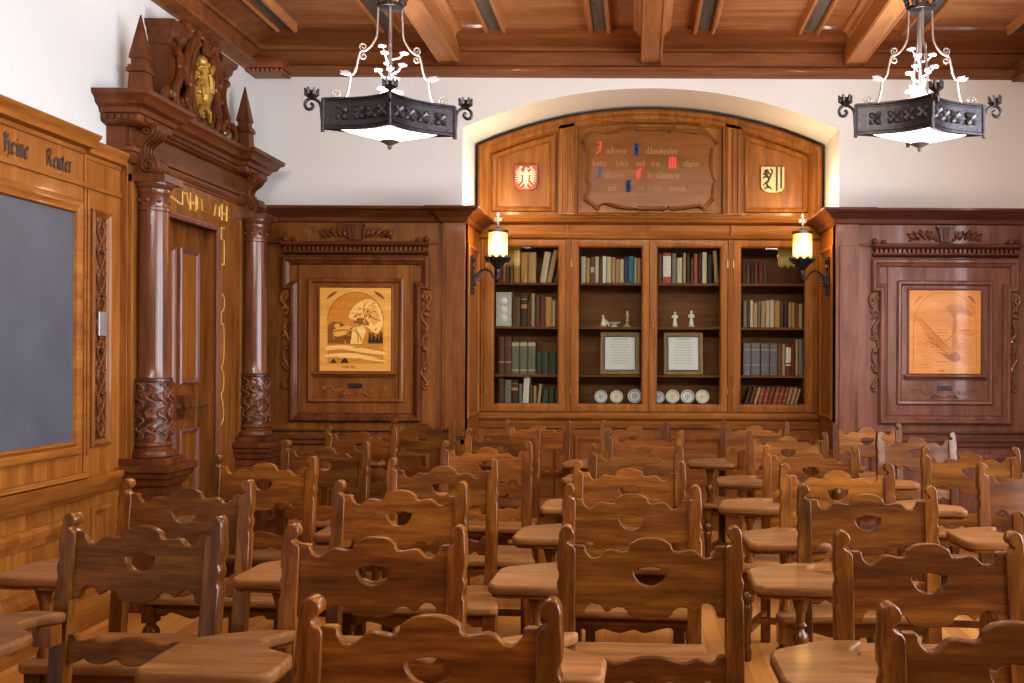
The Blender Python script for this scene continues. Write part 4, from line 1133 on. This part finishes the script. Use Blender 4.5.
# carved strip beside the board
m = MB()
m.sweep(rect(5.27, 5.46, .94, 2.2), [(0, 0), (0, .012), (.015, .02), (.035, .006), (.04, 0)], True, fl_)
m.build('strip_frame', W_MID, o)
m = MB().box(5.305, 5.425, .975, 2.165, 0, .003, fl_)
m.build('carved_ground', CARVED, o)
m = MB()
for s in (-1, 1):
    pts = [fl_(5.365 + s * .035 * math.sin(t * .35), .99 + t * .0145, .006) for t in range(81)]
    m.tube(pts, .0055, 6)
for k in range(9):
    zc = 1.05 + .13 * k
    for s in (-1, 1): m.tube([fl_(5.365 + s * u, zc + v, .006) for u, v in spiral((.03, .03), .022, .004, 0, 1.3)], .0045, 6)
m.build('carved_vine', W_MID, o)
m = MB()
for z in (1.22, 1.45, 1.75, 1.98): m.ball(fl_(5.365, z, .01), .012, 8, 6)
m.build('stud', IRON, o)
MB().box(5.33, 5.405, 1.53, 1.66, .006, .016, fl_).build('switch_plate', SILVER, o, .003)
# wainscot below
m = MB()
m.sweep([(XP, PY1), (XP, 5.25), (XP + .03, 5.25), (XP + .03, PY0)], [(0, .68), (.012, .69), (.02, .71), (.03, .72), (.04, .75), (.055, .77), (.06, .795), (0, .795)], False)
m.build('dado_rail', W_GOLD_Y, o, .002)
for a, b in ((2.0, 3.2), (3.35, 5.1)):
    MB().sweep(rect(a, b, .22, .6), RAISED(.03, .09), True, fl_).build('wainscot_panel', W_GOLD, o)
MB().sweep(rect(5.28, 5.47, .22, .62), RAISED(.02, .05), True, fl_).build('wainscot_panel', W_GOLD, o)
MB().sweep([(XP, PY1), (XP, PY0)], [(0, 0), (.03, 0), (.03, .1), (.02, .13), (.008, .15), (0, .15)], False).build('skirting', W_GOLD_Y, o)

bb = thing('blackboard', 'large slate grey blackboard in a honey oak frame on the panelled wall', 'blackboard')
MB().box(2.3, 5.10, .98, 2.165, .002, .012, fl_).build('slate', SLATE, bb)
MB().sweep(rect(2.22, 5.165, .915, 2.225), [(0, 0), (0, .02), (.012, .028), (.03, .028), (.045, .018), (.06, .03), (.068, .03), (.075, .012), (.075, 0)], True, fl_).build('frame', W_GOLD_Y, bb, .002)
lg = MB().box(2.2, 5.13, .80, .815, 0, .075, fl_)
lg.box(2.2, 5.13, .815, .825, .06, .075, fl_)
lg.build('chalk_ledge', W_GOLD_Y, bb, .003)

# ------------------------------------------------------------------ carved doorway
W_COL = wood('polished_column_oak', (.05, .016, .008), (.12, .042, .02), (.18, .07, .035), 'Z', .7, .25, 1.3, var=.02, crough=.2)
W_SURR = wood('doorcase_oak', (.1, .034, .008), (.215, .083, .02), (.32, .14, .036), 'Z', .7, .33, .4, var=.02)
W_REDCOL = wood('vine_relief_wood', (.08, .032, .018), (.15, .062, .035), (.23, .1, .06), 'Z', 1, .28, .4, var=.03)
dw = thing('carved_doorway', 'carved dark oak doorway with two columns, obelisks and gilded crest', 'doorway')
XS = -2.94
fs_ = LEFT(XS)
DY0, DY1 = 5.57, 7.42
s = MB()
s.prism([(DY0, 0), (5.995, 0), (5.995, 2.285), (6.765, 2.285), (6.765, 0), (DY1, 0), (DY1, 2.52), (DY0, 2.52)], -.109, 0, fs_)
for y in (5.575, 7.10):
    s.box(y, y + .22, .8, 2.44, 0, .025, fs_)
s.build('surround', W_SURR, dw, .003)
# gold inlay strapwork on the surround
g = MB()
def strap(pts, r=.009):
    g.tube([fs_(u, v, .002) for u, v in pts], r, 6, .4)
zb = 2.40
strap([(6.05, zb), (6.2, zb - .03), (6.24, zb - .03), (6.24, zb + .045), (6.3, zb + .045), (6.32, zb - .01), (6.36, zb - .03)])
for y0 in (6.38, 6.86):
    strap([(y0 - .04, zb - .05), (y0 - .04, zb + .06), (y0 + .04, zb + .06), (y0 + .04, zb - .05), (y0 - .04, zb - .05)]); strap([(y0 - .04, zb), (y0 + .04, zb)])
strap([(6.44, zb - .03), (6.44, zb + .045), (6.5, zb + .045), (6.52, zb - .03), (6.7, zb - .04), (6.72, zb + .04), (6.78, zb + .04), (6.78, zb - .03)])
yv = 6.85
strap([(yv + .02, 2.3), (yv - .03, 2.3), (yv - .03, 2.22), (yv + .02, 2.22), (yv + .02, 2.05), (yv - .02, 2.05)])
strap(smooth([(yv - .02, 1.85), (yv + .025, 1.82), (yv + .02, 1.75), (yv - .02, 1.72), (yv - .025, 1.65), (yv + .02, 1.62), (yv + .02, 1.4), (yv - .02, 1.35), (yv + .02, 1.3), (yv + .02, 1.2), (yv - .02, 1.16), (yv + .01, 1.1), (yv + .02, 1.0), (yv - .02, .95)], 3), .007)
g.build('gold_strapwork', INLAY_GOLD, dw)
MB().sweep([(6.78, 0), (6.78, 2.30), (5.98, 2.30), (5.98, 0)], [(0, 0), (0, .012), (.012, .018), (.03, .012), (.034, 0)][::1], False, fs_).build('opening_moulding', W_RED, dw)
# entablature
def ent(prof, name, mat, ress=.0, mb=None, w=.17):
    m = mb or MB()
    C1, C2 = 5.69, 7.2
    pth = [(XS - .11, C1 - w), (XS + ress, C1 - w), (XS + ress, C1 + w), (XS, C1 + w), (XS, C2 - w), (XS + ress, C2 - w), (XS + ress, C2 + w), (XS - .11, C2 + w)]
    m.sweep(pth, [(-a, b) for a, b in prof], False)
    return m.build(name, mat, dw, .002)
ent([(-.03, 2.50), (.0, 2.50), (.012, 2.52), (.012, 2.56), (.025, 2.565), (.025, 2.59), (.0, 2.60), (0, 2.72), (-.03, 2.72)], 'architrave', W_DARK_Y, .02, w=.12)
ent([(-.03, 2.70), (.02, 2.71), (.03, 2.72), (.03, 2.755), (.045, 2.76), (.055, 2.785), (.085, 2.80), (.1, 2.83), (.125, 2.845), (.13, 2.87), (-.03, 2.87)], 'cornice', W_DARK_Y, .07)
m = MB().prism([(5.55, 2.50), (7.34, 2.50), (7.34, 2.865), (5.55, 2.865)], -.108, -.008, fs_)
m.prism([(5.83, 2.50), (7.06, 2.50), (7.06, 2.60), (5.83, 2.60)], -.01, .008, fs_)
m.build('frieze_board', W_DARK_Y, dw)
m = MB()
for k in range(44):
    y = 5.84 + .0285 * k
    if y < 7.06: m.box(y, y + .016, 2.725, 2.75, 0, .05, fs_)
for y0 in (5.55, 7.06):
    for k in range(9): m.box(y0 + .03 * k, y0 + .03 * k + .017, 2.725, 2.75, .05, .115, fs_)
for k in range(5): m.box(XS - .09 + .038 * k, XS - .09 + .038 * k + .02, 5.478, 5.53, 2.725, 2.75)
m.build('dentil', W_DARK_Y, dw)
# consoles over the columns
for y in (5.69, 7.2):
    f = lambda u, v, w: (XS + u, y - .07 + w, v)
    m = MB()
    prof = smooth([(.0, 2.74), (.12, 2.735), (.135, 2.70), (.11, 2.66), (.06, 2.62), (.055, 2.57), (.08, 2.54), (.125, 2.535), (.145, 2.49), (.12, 2.452), (.05, 2.445), (0, 2.45)], 4, True)
    m.prism(prof, 0, .14, f)
    for w in (-.004, .144):
        m.tube([f(u, v, w) for u, v in spiral((.092, 2.495), .042, .006, PI / 2, 1.8)], .009, 6)
        m.tube([f(u, v, w) for u, v in spiral((.085, 2.69), .034, .006, -PI / 2, 1.6)], .008, 6)
    for w in (.02, .05, .09, .12):
        m.tube([f(u + .004, v, w) for u, v in smooth([(.128, 2.70), (.11, 2.66), (.062, 2.62), (.056, 2.57), (.082, 2.54), (.125, 2.535)], 3)], .009, 6)
    m.build('console', W_DARK, dw)
# columns and pedestals
XC = -2.85
for y in (5.69, 7.2):
    c = (XC, y, 0)
    m = MB().lathe([(.092, 1.29), (.088, 1.30), (.087, 1.4), (.085, 1.9), (.08, 2.24), (.086, 2.245), (.086, 2.262), (.08, 2.268), (.08, 2.33), (.083, 2.335), (.088, 2.35), (.088, 2.365), (.1, 2.375), (.108, 2.39), (.108, 2.40)], c, 32)
    m.box(XC - .115, XC + .115, y - .115, y + .115, 2.40, 2.44)
    for k in range(8):
        a = k * PI / 4; m.ball((XC + .08 * math.cos(a), y + .08 * math.sin(a), 2.30), .014, 8, 6)
    col = m.build('column', W_COL, dw)
    m = MB().lathe([(.098, .935), (.098, 1.275), (.104, 1.28), (.104, 1.295), (.096, 1.30)], c, 32)
    m.build('carved_drum', CARVED, col)
    m = MB()
    for k in range(10):
        a0 = k * 2 * PI / 10
        m.tube([(XC + .1 * math.cos(a0 + .26 * math.sin(t * .55)), y + .1 * math.sin(a0 + .26 * math.sin(t * .55)), .95 + t * .0078) for t in range(42)], .0065, 6)
        for z in (1.0, 1.09, 1.2):
            a = a0 + (.22 if z != 1.09 else -.1)
            m.tube([(XC + .101 * math.cos(a + q[0] * 9), y + .101 * math.sin(a + q[0] * 9), z + q[1]) for q in spiral((0, 0), .02, .004, 0, 1.4, 14)], .005, 6)
    m.build('vine_relief', W_REDCOL, col)
    m = MB().lathe([(.098, .94), (.104, .93), (.108, .92), (.1, .91), (.1, .9), (.118, .89), (.126, .87), (.124, .855), (.11, .85)], c, 32)
    m.box(XC - .13, XC + .13, y - .13, y + .13, .815, .852)
    m.build('column_base', W_DARK, col, .002)
    pw = .145
    m = MB()
    m.box(XS - .02, XC + pw - .035, y - pw + .035, y + pw - .035, 0, .78)
    prf = [(0, .64), (.01, .65), (.012, .69), (.03, .70), (.04, .735), (.055, .745), (.06, .77), (.075, .78), (.075, .815), (0, .815)]
    pp = [(XS, y - pw + .04), (XC + pw - .04, y - pw + .04), (XC + pw - .04, y + pw - .04), (XS, y + pw - .04)]
    m.sweep(pp, [(-a, b) for a, b in prf], False)
    m.sweep(pp, [(-a, b) for a, b in [(0, 0), (.05, 0), (.05, .14), (.03, .16), (.01, .19), (0, .19)]], False)
    m.box(XS, XC + pw - .04, y - pw + .04, y + pw - .04, .78, .814)
    fr = lambda u, v, w: (XC + pw - .035 + w, u, v)
    m.sweep(rect(y - .08, y + .08, .24, .6), [(0, 0), (0, .01), (.01, .015), (.025, .0)], True, fr)
    m.build('pedestal', W_DARK, dw, .002)
    # obelisk
    m = MB()
    X = XS + .01
    m.box(X - .07, X + .07, y - .07, y + .07, 2.87, 2.895); m.frustum(X - .052, X + .052, y - .052, y + .052, 2.895, X - .045, X + .045, y - .045, y + .045, 3.03)
    m.box(X - .056, X + .056, y - .056, y + .056, 3.03, 3.055); m.box(X - .05, X + .05, y - .05, y + .05, 3.055, 3.07); m.box(X - .038, X + .038, y - .038, y + .038, 3.07, 3.115)
    m.frustum(X - .046, X + .046, y - .046, y + .046, 3.118, X - .003, X + .003, y - .003, y + .003, 3.365)
    m.box(X - .046, X + .046, y - .046, y + .046, 3.108, 3.118)
    m.build('obelisk', W_DARK, dw, .002)
# crest between the obelisks
m = MB()
for y, sgn in ((6.10, 1), (6.80, -1)):
    m.box(-3.045, -2.93, y - .07, y + .07, 2.87, 3.34)
    m.sweep([(-3.05, y - .07), (-2.93, y - .07), (-2.93, y + .07), (-3.05, y + .07)], [(-a, b) for a, b in [(0, 3.30), (.01, 3.31), (.015, 3.34), (.03, 3.36), (.035, 3.39), (.055, 3.41), (.06, 3.44), (0, 3.44)]], False)
    m.box(-3.045, -2.93, y - .07, y + .07, 3.33, 3.435)
    f = lambda u, v, w: (-2.93 + w, y + sgn * u, v)
    m.tube([f(u, v, .02) for u, v in smooth([(-.03, 3.28), (.02, 3.26), (.04, 3.18), (.01, 3.1), (-.03, 3.04), (-.02, 2.96), (.03, 2.93), (.05, 2.97), (.02, 3.0)], 5)], .028, 8)
    m.tube([f(u, v, .02) for u, v in smooth([(-.12, 2.90), (-.17, 2.95), (-.13, 3.02), (-.1, 2.98)], 5)], .022, 8)
m.build('crest_pilaster', W_DARK, dw, .003)
m = MB()
fc = lambda u, v, w: (-2.93 + w, 6.45 + u, v)
oval = [(.19 * math.cos(a), 3.16 + .27 * math.sin(a)) for a in [2 * PI * k / 32 for k in range(32)]]
m.prism(oval, -.1, .02, fc)
m.prism(rect(-.24, .24, 2.87, 3.2), -.11, -.02, fc)
m.build('cartouche', W_DARK, dw, .004)
m = MB()
m.tube([fc(u, v, .025) for u, v in oval + oval[:1]], .022, 8)
for s in (-1, 1):
    m.tube([fc(s * u, v, .03) for u, v in smooth([(.04, 3.47), (.12, 3.45), (.2, 3.36), (.26, 3.25), (.25, 3.14), (.2, 3.12), (.2, 3.18)], 5)], [.028] * 31, 8)
    m.tube([fc(s * u, v, .03) for u, v in smooth([(.2, 3.1), (.24, 3.02), (.2, 2.94), (.12, 2.9), (.1, 2.95)], 5)], .024, 8)
    m.tube([fc(s * u, v, .035) for u, v in spiral((.08, 3.44), .05, .01, 0, 1.4)], .018, 8)
for k in (-1, 0, 1):
    m.tube([fc(k * .03, 3.36, .04), fc(k * .05, 3.43, .06), fc(k * .07, 3.49, .03)], [.014, .022, .01], 8)
m.ball(fc(0, 2.92, .02), .04, 10, 8)
m.build('scroll_frame', W_DARK, dw)
# broken arch segments over the crest pilasters
m = MB()
for sgn in (-1, 1):
    seg = [fc(sgn * (.42 - .0) * math.cos(math.radians(a)), 3.16 + .36 * math.sin(math.radians(a)), .0) for a in range(28, 62, 4)]
    m.tube(seg, .04, 8)
    e = seg[-1]; m.ball(e, .05, 10, 8)
m.build('broken_arch', W_DARK, dw)
m = MB()
L = lambda u, v, w=.035: fc(u, v, w)
m.prism([(.62 * p[0], 3.16 + .75 * (p[1] - 3.16)) for p in oval], .0, .026, fc)
m.tube([L(u, v) for u, v in smooth([(-.02, 3.0), (.02, 3.07), (.0, 3.15), (-.03, 3.22), (-.05, 3.28)], 4)], [.03] * 17, 8)
m.ball(L(-.05, 3.31), .038, 10, 8)
for p, q in [((-.03, 3.22), (-.12, 3.25)), ((-.03, 3.19), (-.12, 3.14)), ((.0, 3.04), (-.09, 2.97)), ((.01, 3.02), (.08, 2.95)), ((.02, 3.06), (.1, 3.14)), ((.1, 3.14), (.07, 3.26)), ((.07, 3.26), (.12, 3.33)), ((-.04, 3.3), (.02, 3.24))]:
    m.tube([L(*p), L((p[0] + q[0]) / 2, (p[1] + q[1]) / 2 + .015, .045), L(*q)], [.022, .02, .012], 8)
for k in range(16):
    a = k * .9; m.ball(L(.12 * math.cos(a) * (.4 + .04 * k), 3.16 + .2 * math.sin(a) * (.4 + .04 * k), .025), .018, 8, 6)
m.build('gilded_lion', GOLD, dw)

# the door in the opening
o = MB().prism(rect(5.997, 6.763, .002, 2.283), -.08, -.035, LEFT(-3.0)).build('door_1', W_MID); o['kind'] = 'structure'
fd = LEFT(-3.035)
for z0, z1 in ((.2, .95), (1.24, 2.12)):
    for y0, y1 in ((6.06, 6.34), (6.40, 6.68)):
        MB().sweep(rect(y0, y1, z0, z1), [(0, 0), (0, .012), (.01, .02), (.03, .008), (.035, 0)], True, fd).build('door_panel', W_RED, o)
        MB().box(y0 + .034, y1 - .034, z0 + .034, z1 - .034, -.005, .004, fd).build('door_field', W_CASE, o)
m = MB()
m.box(6.12, 6.62, 1.02, 1.17, 0, .012, fd)
for k in range(4): m.ball(fd(6.28 + .1 * k, 1.1, .012), .03, 10, 8, (.6, 1, 1))
m.build('carved_rail', W_DARK, o)
m = MB().box(6.70, 6.73, .98, 1.14, 0, .006, fd); m.tube([fd(6.715, 1.09, 0), fd(6.715, 1.09, .05), fd(6.66, 1.09, .055)], .009, 8)
m.build('door_handle', BRASS, o)

# ------------------------------------------------------------------ chairs (they face the camera; origin on the floor under the back)
PW, HWD, PT = .048, .2435, .986
def post_outline():
    n = lambda z: [(0, z + .017), (.0035, z + .009), (.0048, z), (.0035, z - .009), (0, z - .017)]
    out = [(.0, .0), (.0, .44), (.0, .46), (.0, .62)]
    for z in (PT - .175, PT - .125): out += n(z)[::-1]
    out += [(.0, PT - .07), (.003, PT - .045), (.0035, PT - .03), (.004, PT - .02), (.009, PT - .007), (.018, PT), (.028, PT - .001), (.037, PT - .007), (.042, PT - .017), (.041, PT - .027), (.035, PT - .034),
            (.028, PT - .038), (.027, PT - .043), (.032, PT - .049), (.042, PT - .053), (.047, PT - .06), (PW, PT - .07), (PW, .46), (PW, .44), (PW, 0)]
    return out
po = post_outline()
rk = lambda v: -.125 * (.985 - max(v, .45))          # the back leans away from the sitter
fP = lambda u, v, w: (u, rk(v) + .021 - w, v)
fA = lambda u, v, w: (u, -w, v)
ME = {}
ME['post_l'] = board_mesh('back_post', [[(u - HWD, v) for u, v in po]], .042, .0028, W_CHAIR_V, fP)
ME['post_r'] = board_mesh('back_post', [[(HWD - u, v) for u, v in po][::-1]], .042, .0028, W_CHAIR_V, fP)
IN = HWD - PW + .004
top = [(-IN, .934), (-.178, .934), (-.171, .93), (-.171, .922), (-.166, .912), (-.157, .903), (-.147, .901), (-.136, .904), (-.127, .913), (-.118, .921), (-.104, .924), (-.088, .921), (-.072, .918), (-.06, .92), (-.056, .928), (-.055, .936), (-.046, .942), (-.034, .949), (-.018, .953), (0, .954)]
top = top + mirror(top)[1:]
bot = [(-IN, .752), (-.178, .752), (-.173, .757), (-.171, .768), (-.165, .78), (-.153, .788), (-.139, .788), (-.127, .78), (-.12, .769), (-.112, .764), (-.105, .768), (-.098, .775), (-.085, .778), (-.07, .776), (-.06, .768), (-.057, .76), (-.048, .753), (-.03, .747), (0, .745)]
bot = bot + mirror(bot)[1:]
splat = top + bot[::-1]
hole = [(-.045, .874), (-.03, .873), (-.022, .878), (.0, .881), (.022, .878), (.03, .873), (.045, .874)] + arc(0, .874, .045, 0, -180, 14)[1:-1]
fS = lambda u, v, w: (u, rk(v) + .012 - w, v)
ME['splat'] = board_mesh('splat', [splat, hole], .024, .0026, W_CHAIR_H, fS)
rt = [(-IN, .655), (-.18, .655), (-.165, .638), (-.145, .64), (-.12, .646), (-.09, .636), (-.06, .642), (-.03, .65), (0, .652)]
rb = [(-IN, .58), (-.17, .58), (-.15, .594), (-.13, .582), (-.1, .578), (-.07, .584), (-.05, .594), (-.03, .582), (0, .577)]
rail = smooth(rt + mirror(rt)[1:], 3) + smooth((rb + mirror(rb)[1:])[::-1], 3)
ME['rail'] = board_mesh('lower_rail', [rail], .022, .003, W_CHAIR_H, fS)
seat = [(-.248, -.088), (.248, -.088), (.30, -.36), (.322, -.43)] + arc(.29, -.435, .03, 0, -90, 5) + arc(-.29, -.435, .03, -90, -180, 5) + [(-.322, -.43), (-.30, -.36)]
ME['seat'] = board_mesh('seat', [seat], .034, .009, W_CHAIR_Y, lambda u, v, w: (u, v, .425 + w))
LEGP = [(.017, 0), (.021, .01), (.023, .045), (.018, .06), (.015, .07), (.021, .085), (.019, .1), (.017, .14), (.022, .2), (.027, .245), (.024, .262), (.02, .268), (.031, .285), (.034, .3), (.031, .315), (.02, .328), (.02, .336), (.026, .342)]
m = MB().lathe(LEGP, n=18); m.box(-.026, .026, -.026, .026, .342, .43)
ME['leg'] = m.mesh('front_leg', W_CHAIR_V)
BAL = [(.02, .455), (.022, .47), (.014, .49), (.02, .52), (.026, .548), (.024, .562), (.013, .575), (.012, .585), (.02, .592), (.013, .602), (.015, .63), (.024, .66), (.03, .68), (.034, .70)]
ME['bal'] = MB().lathe(BAL, n=16).mesh('tablet_baluster', W_CHAIR_V)
apf = [(-.27, .43), (-.27, .372), (-.22, .37), (-.2, .385), (-.16, .378), (-.1, .362), (-.06, .375), (0, .36)]
apf = smooth(apf[1:] + mirror(apf[1:])[1:], 3); apf = apf + [(.27, .43), (-.27, .43)]
m = MB().prism(apf, .398, .418, fA)
for s in (-1, 1):
    q = [(s * .235, -.11), (s * .215, -.11), (s * .262, -.40), (s * .282, -.40)]
    m.prism(q if s > 0 else q[::-1], .37, .428)
m.box(-.2, .2, -.115, -.095, .37, .428)
ME['apron'] = m.mesh('apron', W_CHAIR_H)
m = MB()
for s in (-1, 1):
    q = [(s * .235, -.1), (s * .21, -.1), (s * .265, -.40), (s * .3, -.40)]
    m.prism(q if s > 0 else q[::-1], .13, .165)
m.box(-.25, .25, -.25, -.21, .135, .16)
ME['stretch'] = m.mesh('stretcher', W_CHAIR_V)
TB = [(-.2435, -.075), (-.285, -.085), (-.345, -.115), (-.405, -.155), (-.425, -.18), (-.43, -.21), (-.425, -.40), (-.415, -.425), (-.39, -.445), (-.15, -.452), (-.125, -.447), (-.105, -.425), (-.103, -.31), (-.112, -.285), (-.14, -.265), (-.185, -.235), (-.215, -.205), (-.226, -.17), (-.22, -.14), (-.2, -.11), (-.187, -.09), (-.185, -.075)]
def resample(p):
    return p
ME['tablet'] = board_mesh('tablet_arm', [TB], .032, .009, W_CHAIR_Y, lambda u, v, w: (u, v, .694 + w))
m = MB().sweep([(p[0], p[1]) for p in TB], [(.012, .684), (.012, .694), (.03, .694), (.03, .684)], True)
m.box(-.243, -.19, -.13, -.085, .64, .694)
ME['tabmould'] = m.mesh('tablet_moulding', W_CHAIR_V)

CH = [('wall', 1, -1.464, 2.791, -8.5), ('wall', 2, -1.701, 3.583, -3), ('wall', 3, -1.747, 4.45, -6), ('wall', 4, -1.715, 5.22, -9), ('wall', 5, -1.82, 6.28, -11), ('wall', 6, -1.60, 7.06, -11),
      ('two', 1, -0.470, 1.846, -1.2), ('two', 2, -0.781, 2.640, -2.3), ('two', 3, -0.933, 3.56, -3), ('two', 4, -0.934, 4.341, -2.6), ('two', 5, -0.881, 5.244, -3), ('two', 6, -0.918, 6.16, -11), ('two', 7, -0.787, 6.98, -12),
      ('mid', 1, -0.057, 2.641, -0.3), ('mid', 2, -0.110, 3.494, -3.3), ('mid', 3, -0.126, 4.291, -5), ('mid', 4, -0.100, 5.07, -4), ('mid', 5, -0.047, 6.13, -10), ('mid', 6, -0.111, 6.961, -10),
      ('four', 1, 0.587, 1.818, -0.7), ('four', 2, 0.655, 2.579, -0.3), ('four', 3, 0.711, 3.505, -2.3), ('four', 4, 0.749, 4.230, 1), ('four', 5, 0.785, 5.06, -11), ('four', 6, 0.813, 6.043, -4.5), ('four', 7, 0.731, 7.035, -10),
      ('five', 3, 1.597, 4.271, 0), ('five', 4, 1.586, 5.05, -5.5), ('five', 5, 1.591, 6.06, 2), ('five', 6, 1.49, 6.92, 1)]
FILE = {'wall': ('in the file beside the blackboard wall', 'chairs beside the blackboard wall'), 'two': ('in the second file from blackboard wall', 'chairs in the second file'),
        'mid': ('in the middle file facing the bookcase', 'chairs in the middle file'), 'four': ('in the fourth file from blackboard wall', 'chairs in the fourth file'), 'five': ('in the file farthest from blackboard', 'chairs in the outer file')}
CNT = {}
first = None
for col, row, x, y, rz in CH:
    k = CNT.get(col, 0); CNT[col] = k + 1
    t = thing('tablet_chair', f'carved wooden tablet chair, {ORD[k]} {"from front " if k else "nearest the viewer "}{FILE[col][0]}', 'chair', (x, y, 0), math.radians(rz), FILE[col][1])
    P = lambda n, key, loc=(0, 0, 0): link(n, ME[key], t, loc)
    P('back_post', 'post_l'); P('back_post', 'post_r'); P('splat', 'splat'); P('lower_rail', 'rail'); P('seat', 'seat')
    for s in (-1, 1): P('front_leg', 'leg', (s * .285, -.405, 0))
    P('apron', 'apron'); P('stretcher', 'stretch')
    tb = P('tablet_arm', 'tablet'); link('tablet_moulding', ME['tabmould'], tb)
    P('tablet_baluster', 'bal', (-.275, -.385, 0))

# ------------------------------------------------------------------ light
w = bpy.data.worlds.new('world'); S.world = w; w.use_nodes = True
bg = w.node_tree.nodes['Background']; bg.inputs[0].default_value = (.9, .95, 1, 1); bg.inputs[1].default_value = 1.2
def area(name, loc, target, sx, sy, e, col, spread=180):
    l = bpy.data.lights.new(name, 'AREA'); l.shape = 'RECTANGLE'; l.size = sx; l.size_y = sy; l.energy = e; l.color = col; l.spread = math.radians(spread)
    o = bpy.data.objects.new(name, l); C.objects.link(o); o.location = loc
    o.rotation_euler = (Vector(target) - Vector(loc)).to_track_quat('-Z', 'Y').to_euler()
    return o
for i, (a, b) in enumerate(WIN):
    area('window_daylight', (HW + .3, (a + b) / 2, 2.1), (0, (a + b) / 2, 2.1), 1.6, 2.3, (120, 190, 150)[i], (.86, .9, 1))
area('fill_light', (0, -1.4, 3.78), (0, 7.7, 2.4), 4.5, .3, 70, (1, .94, .86), 75)  # unseen fill added behind the camera to brighten the far wall
area('fill_light', (0, -1.6, 3.7), (0, 3.0, .6), 4.5, .3, 40, (1, .94, .86))  # second added fill, slanting down onto the front chairs
area('fill_light', (0, 3.2, 3.62), (0, 4.2, 0), 3.8, 1.4, 85, (1, .93, .84))  # added overhead fill for the chairs, no fixture hangs here
S.view_settings.view_transform = 'Standard'
S.view_settings.look = 'Medium High Contrast'
S.view_settings.exposure = .1
S.cycles.max_bounces = 8
S.cycles.transparent_max_bounces = 12
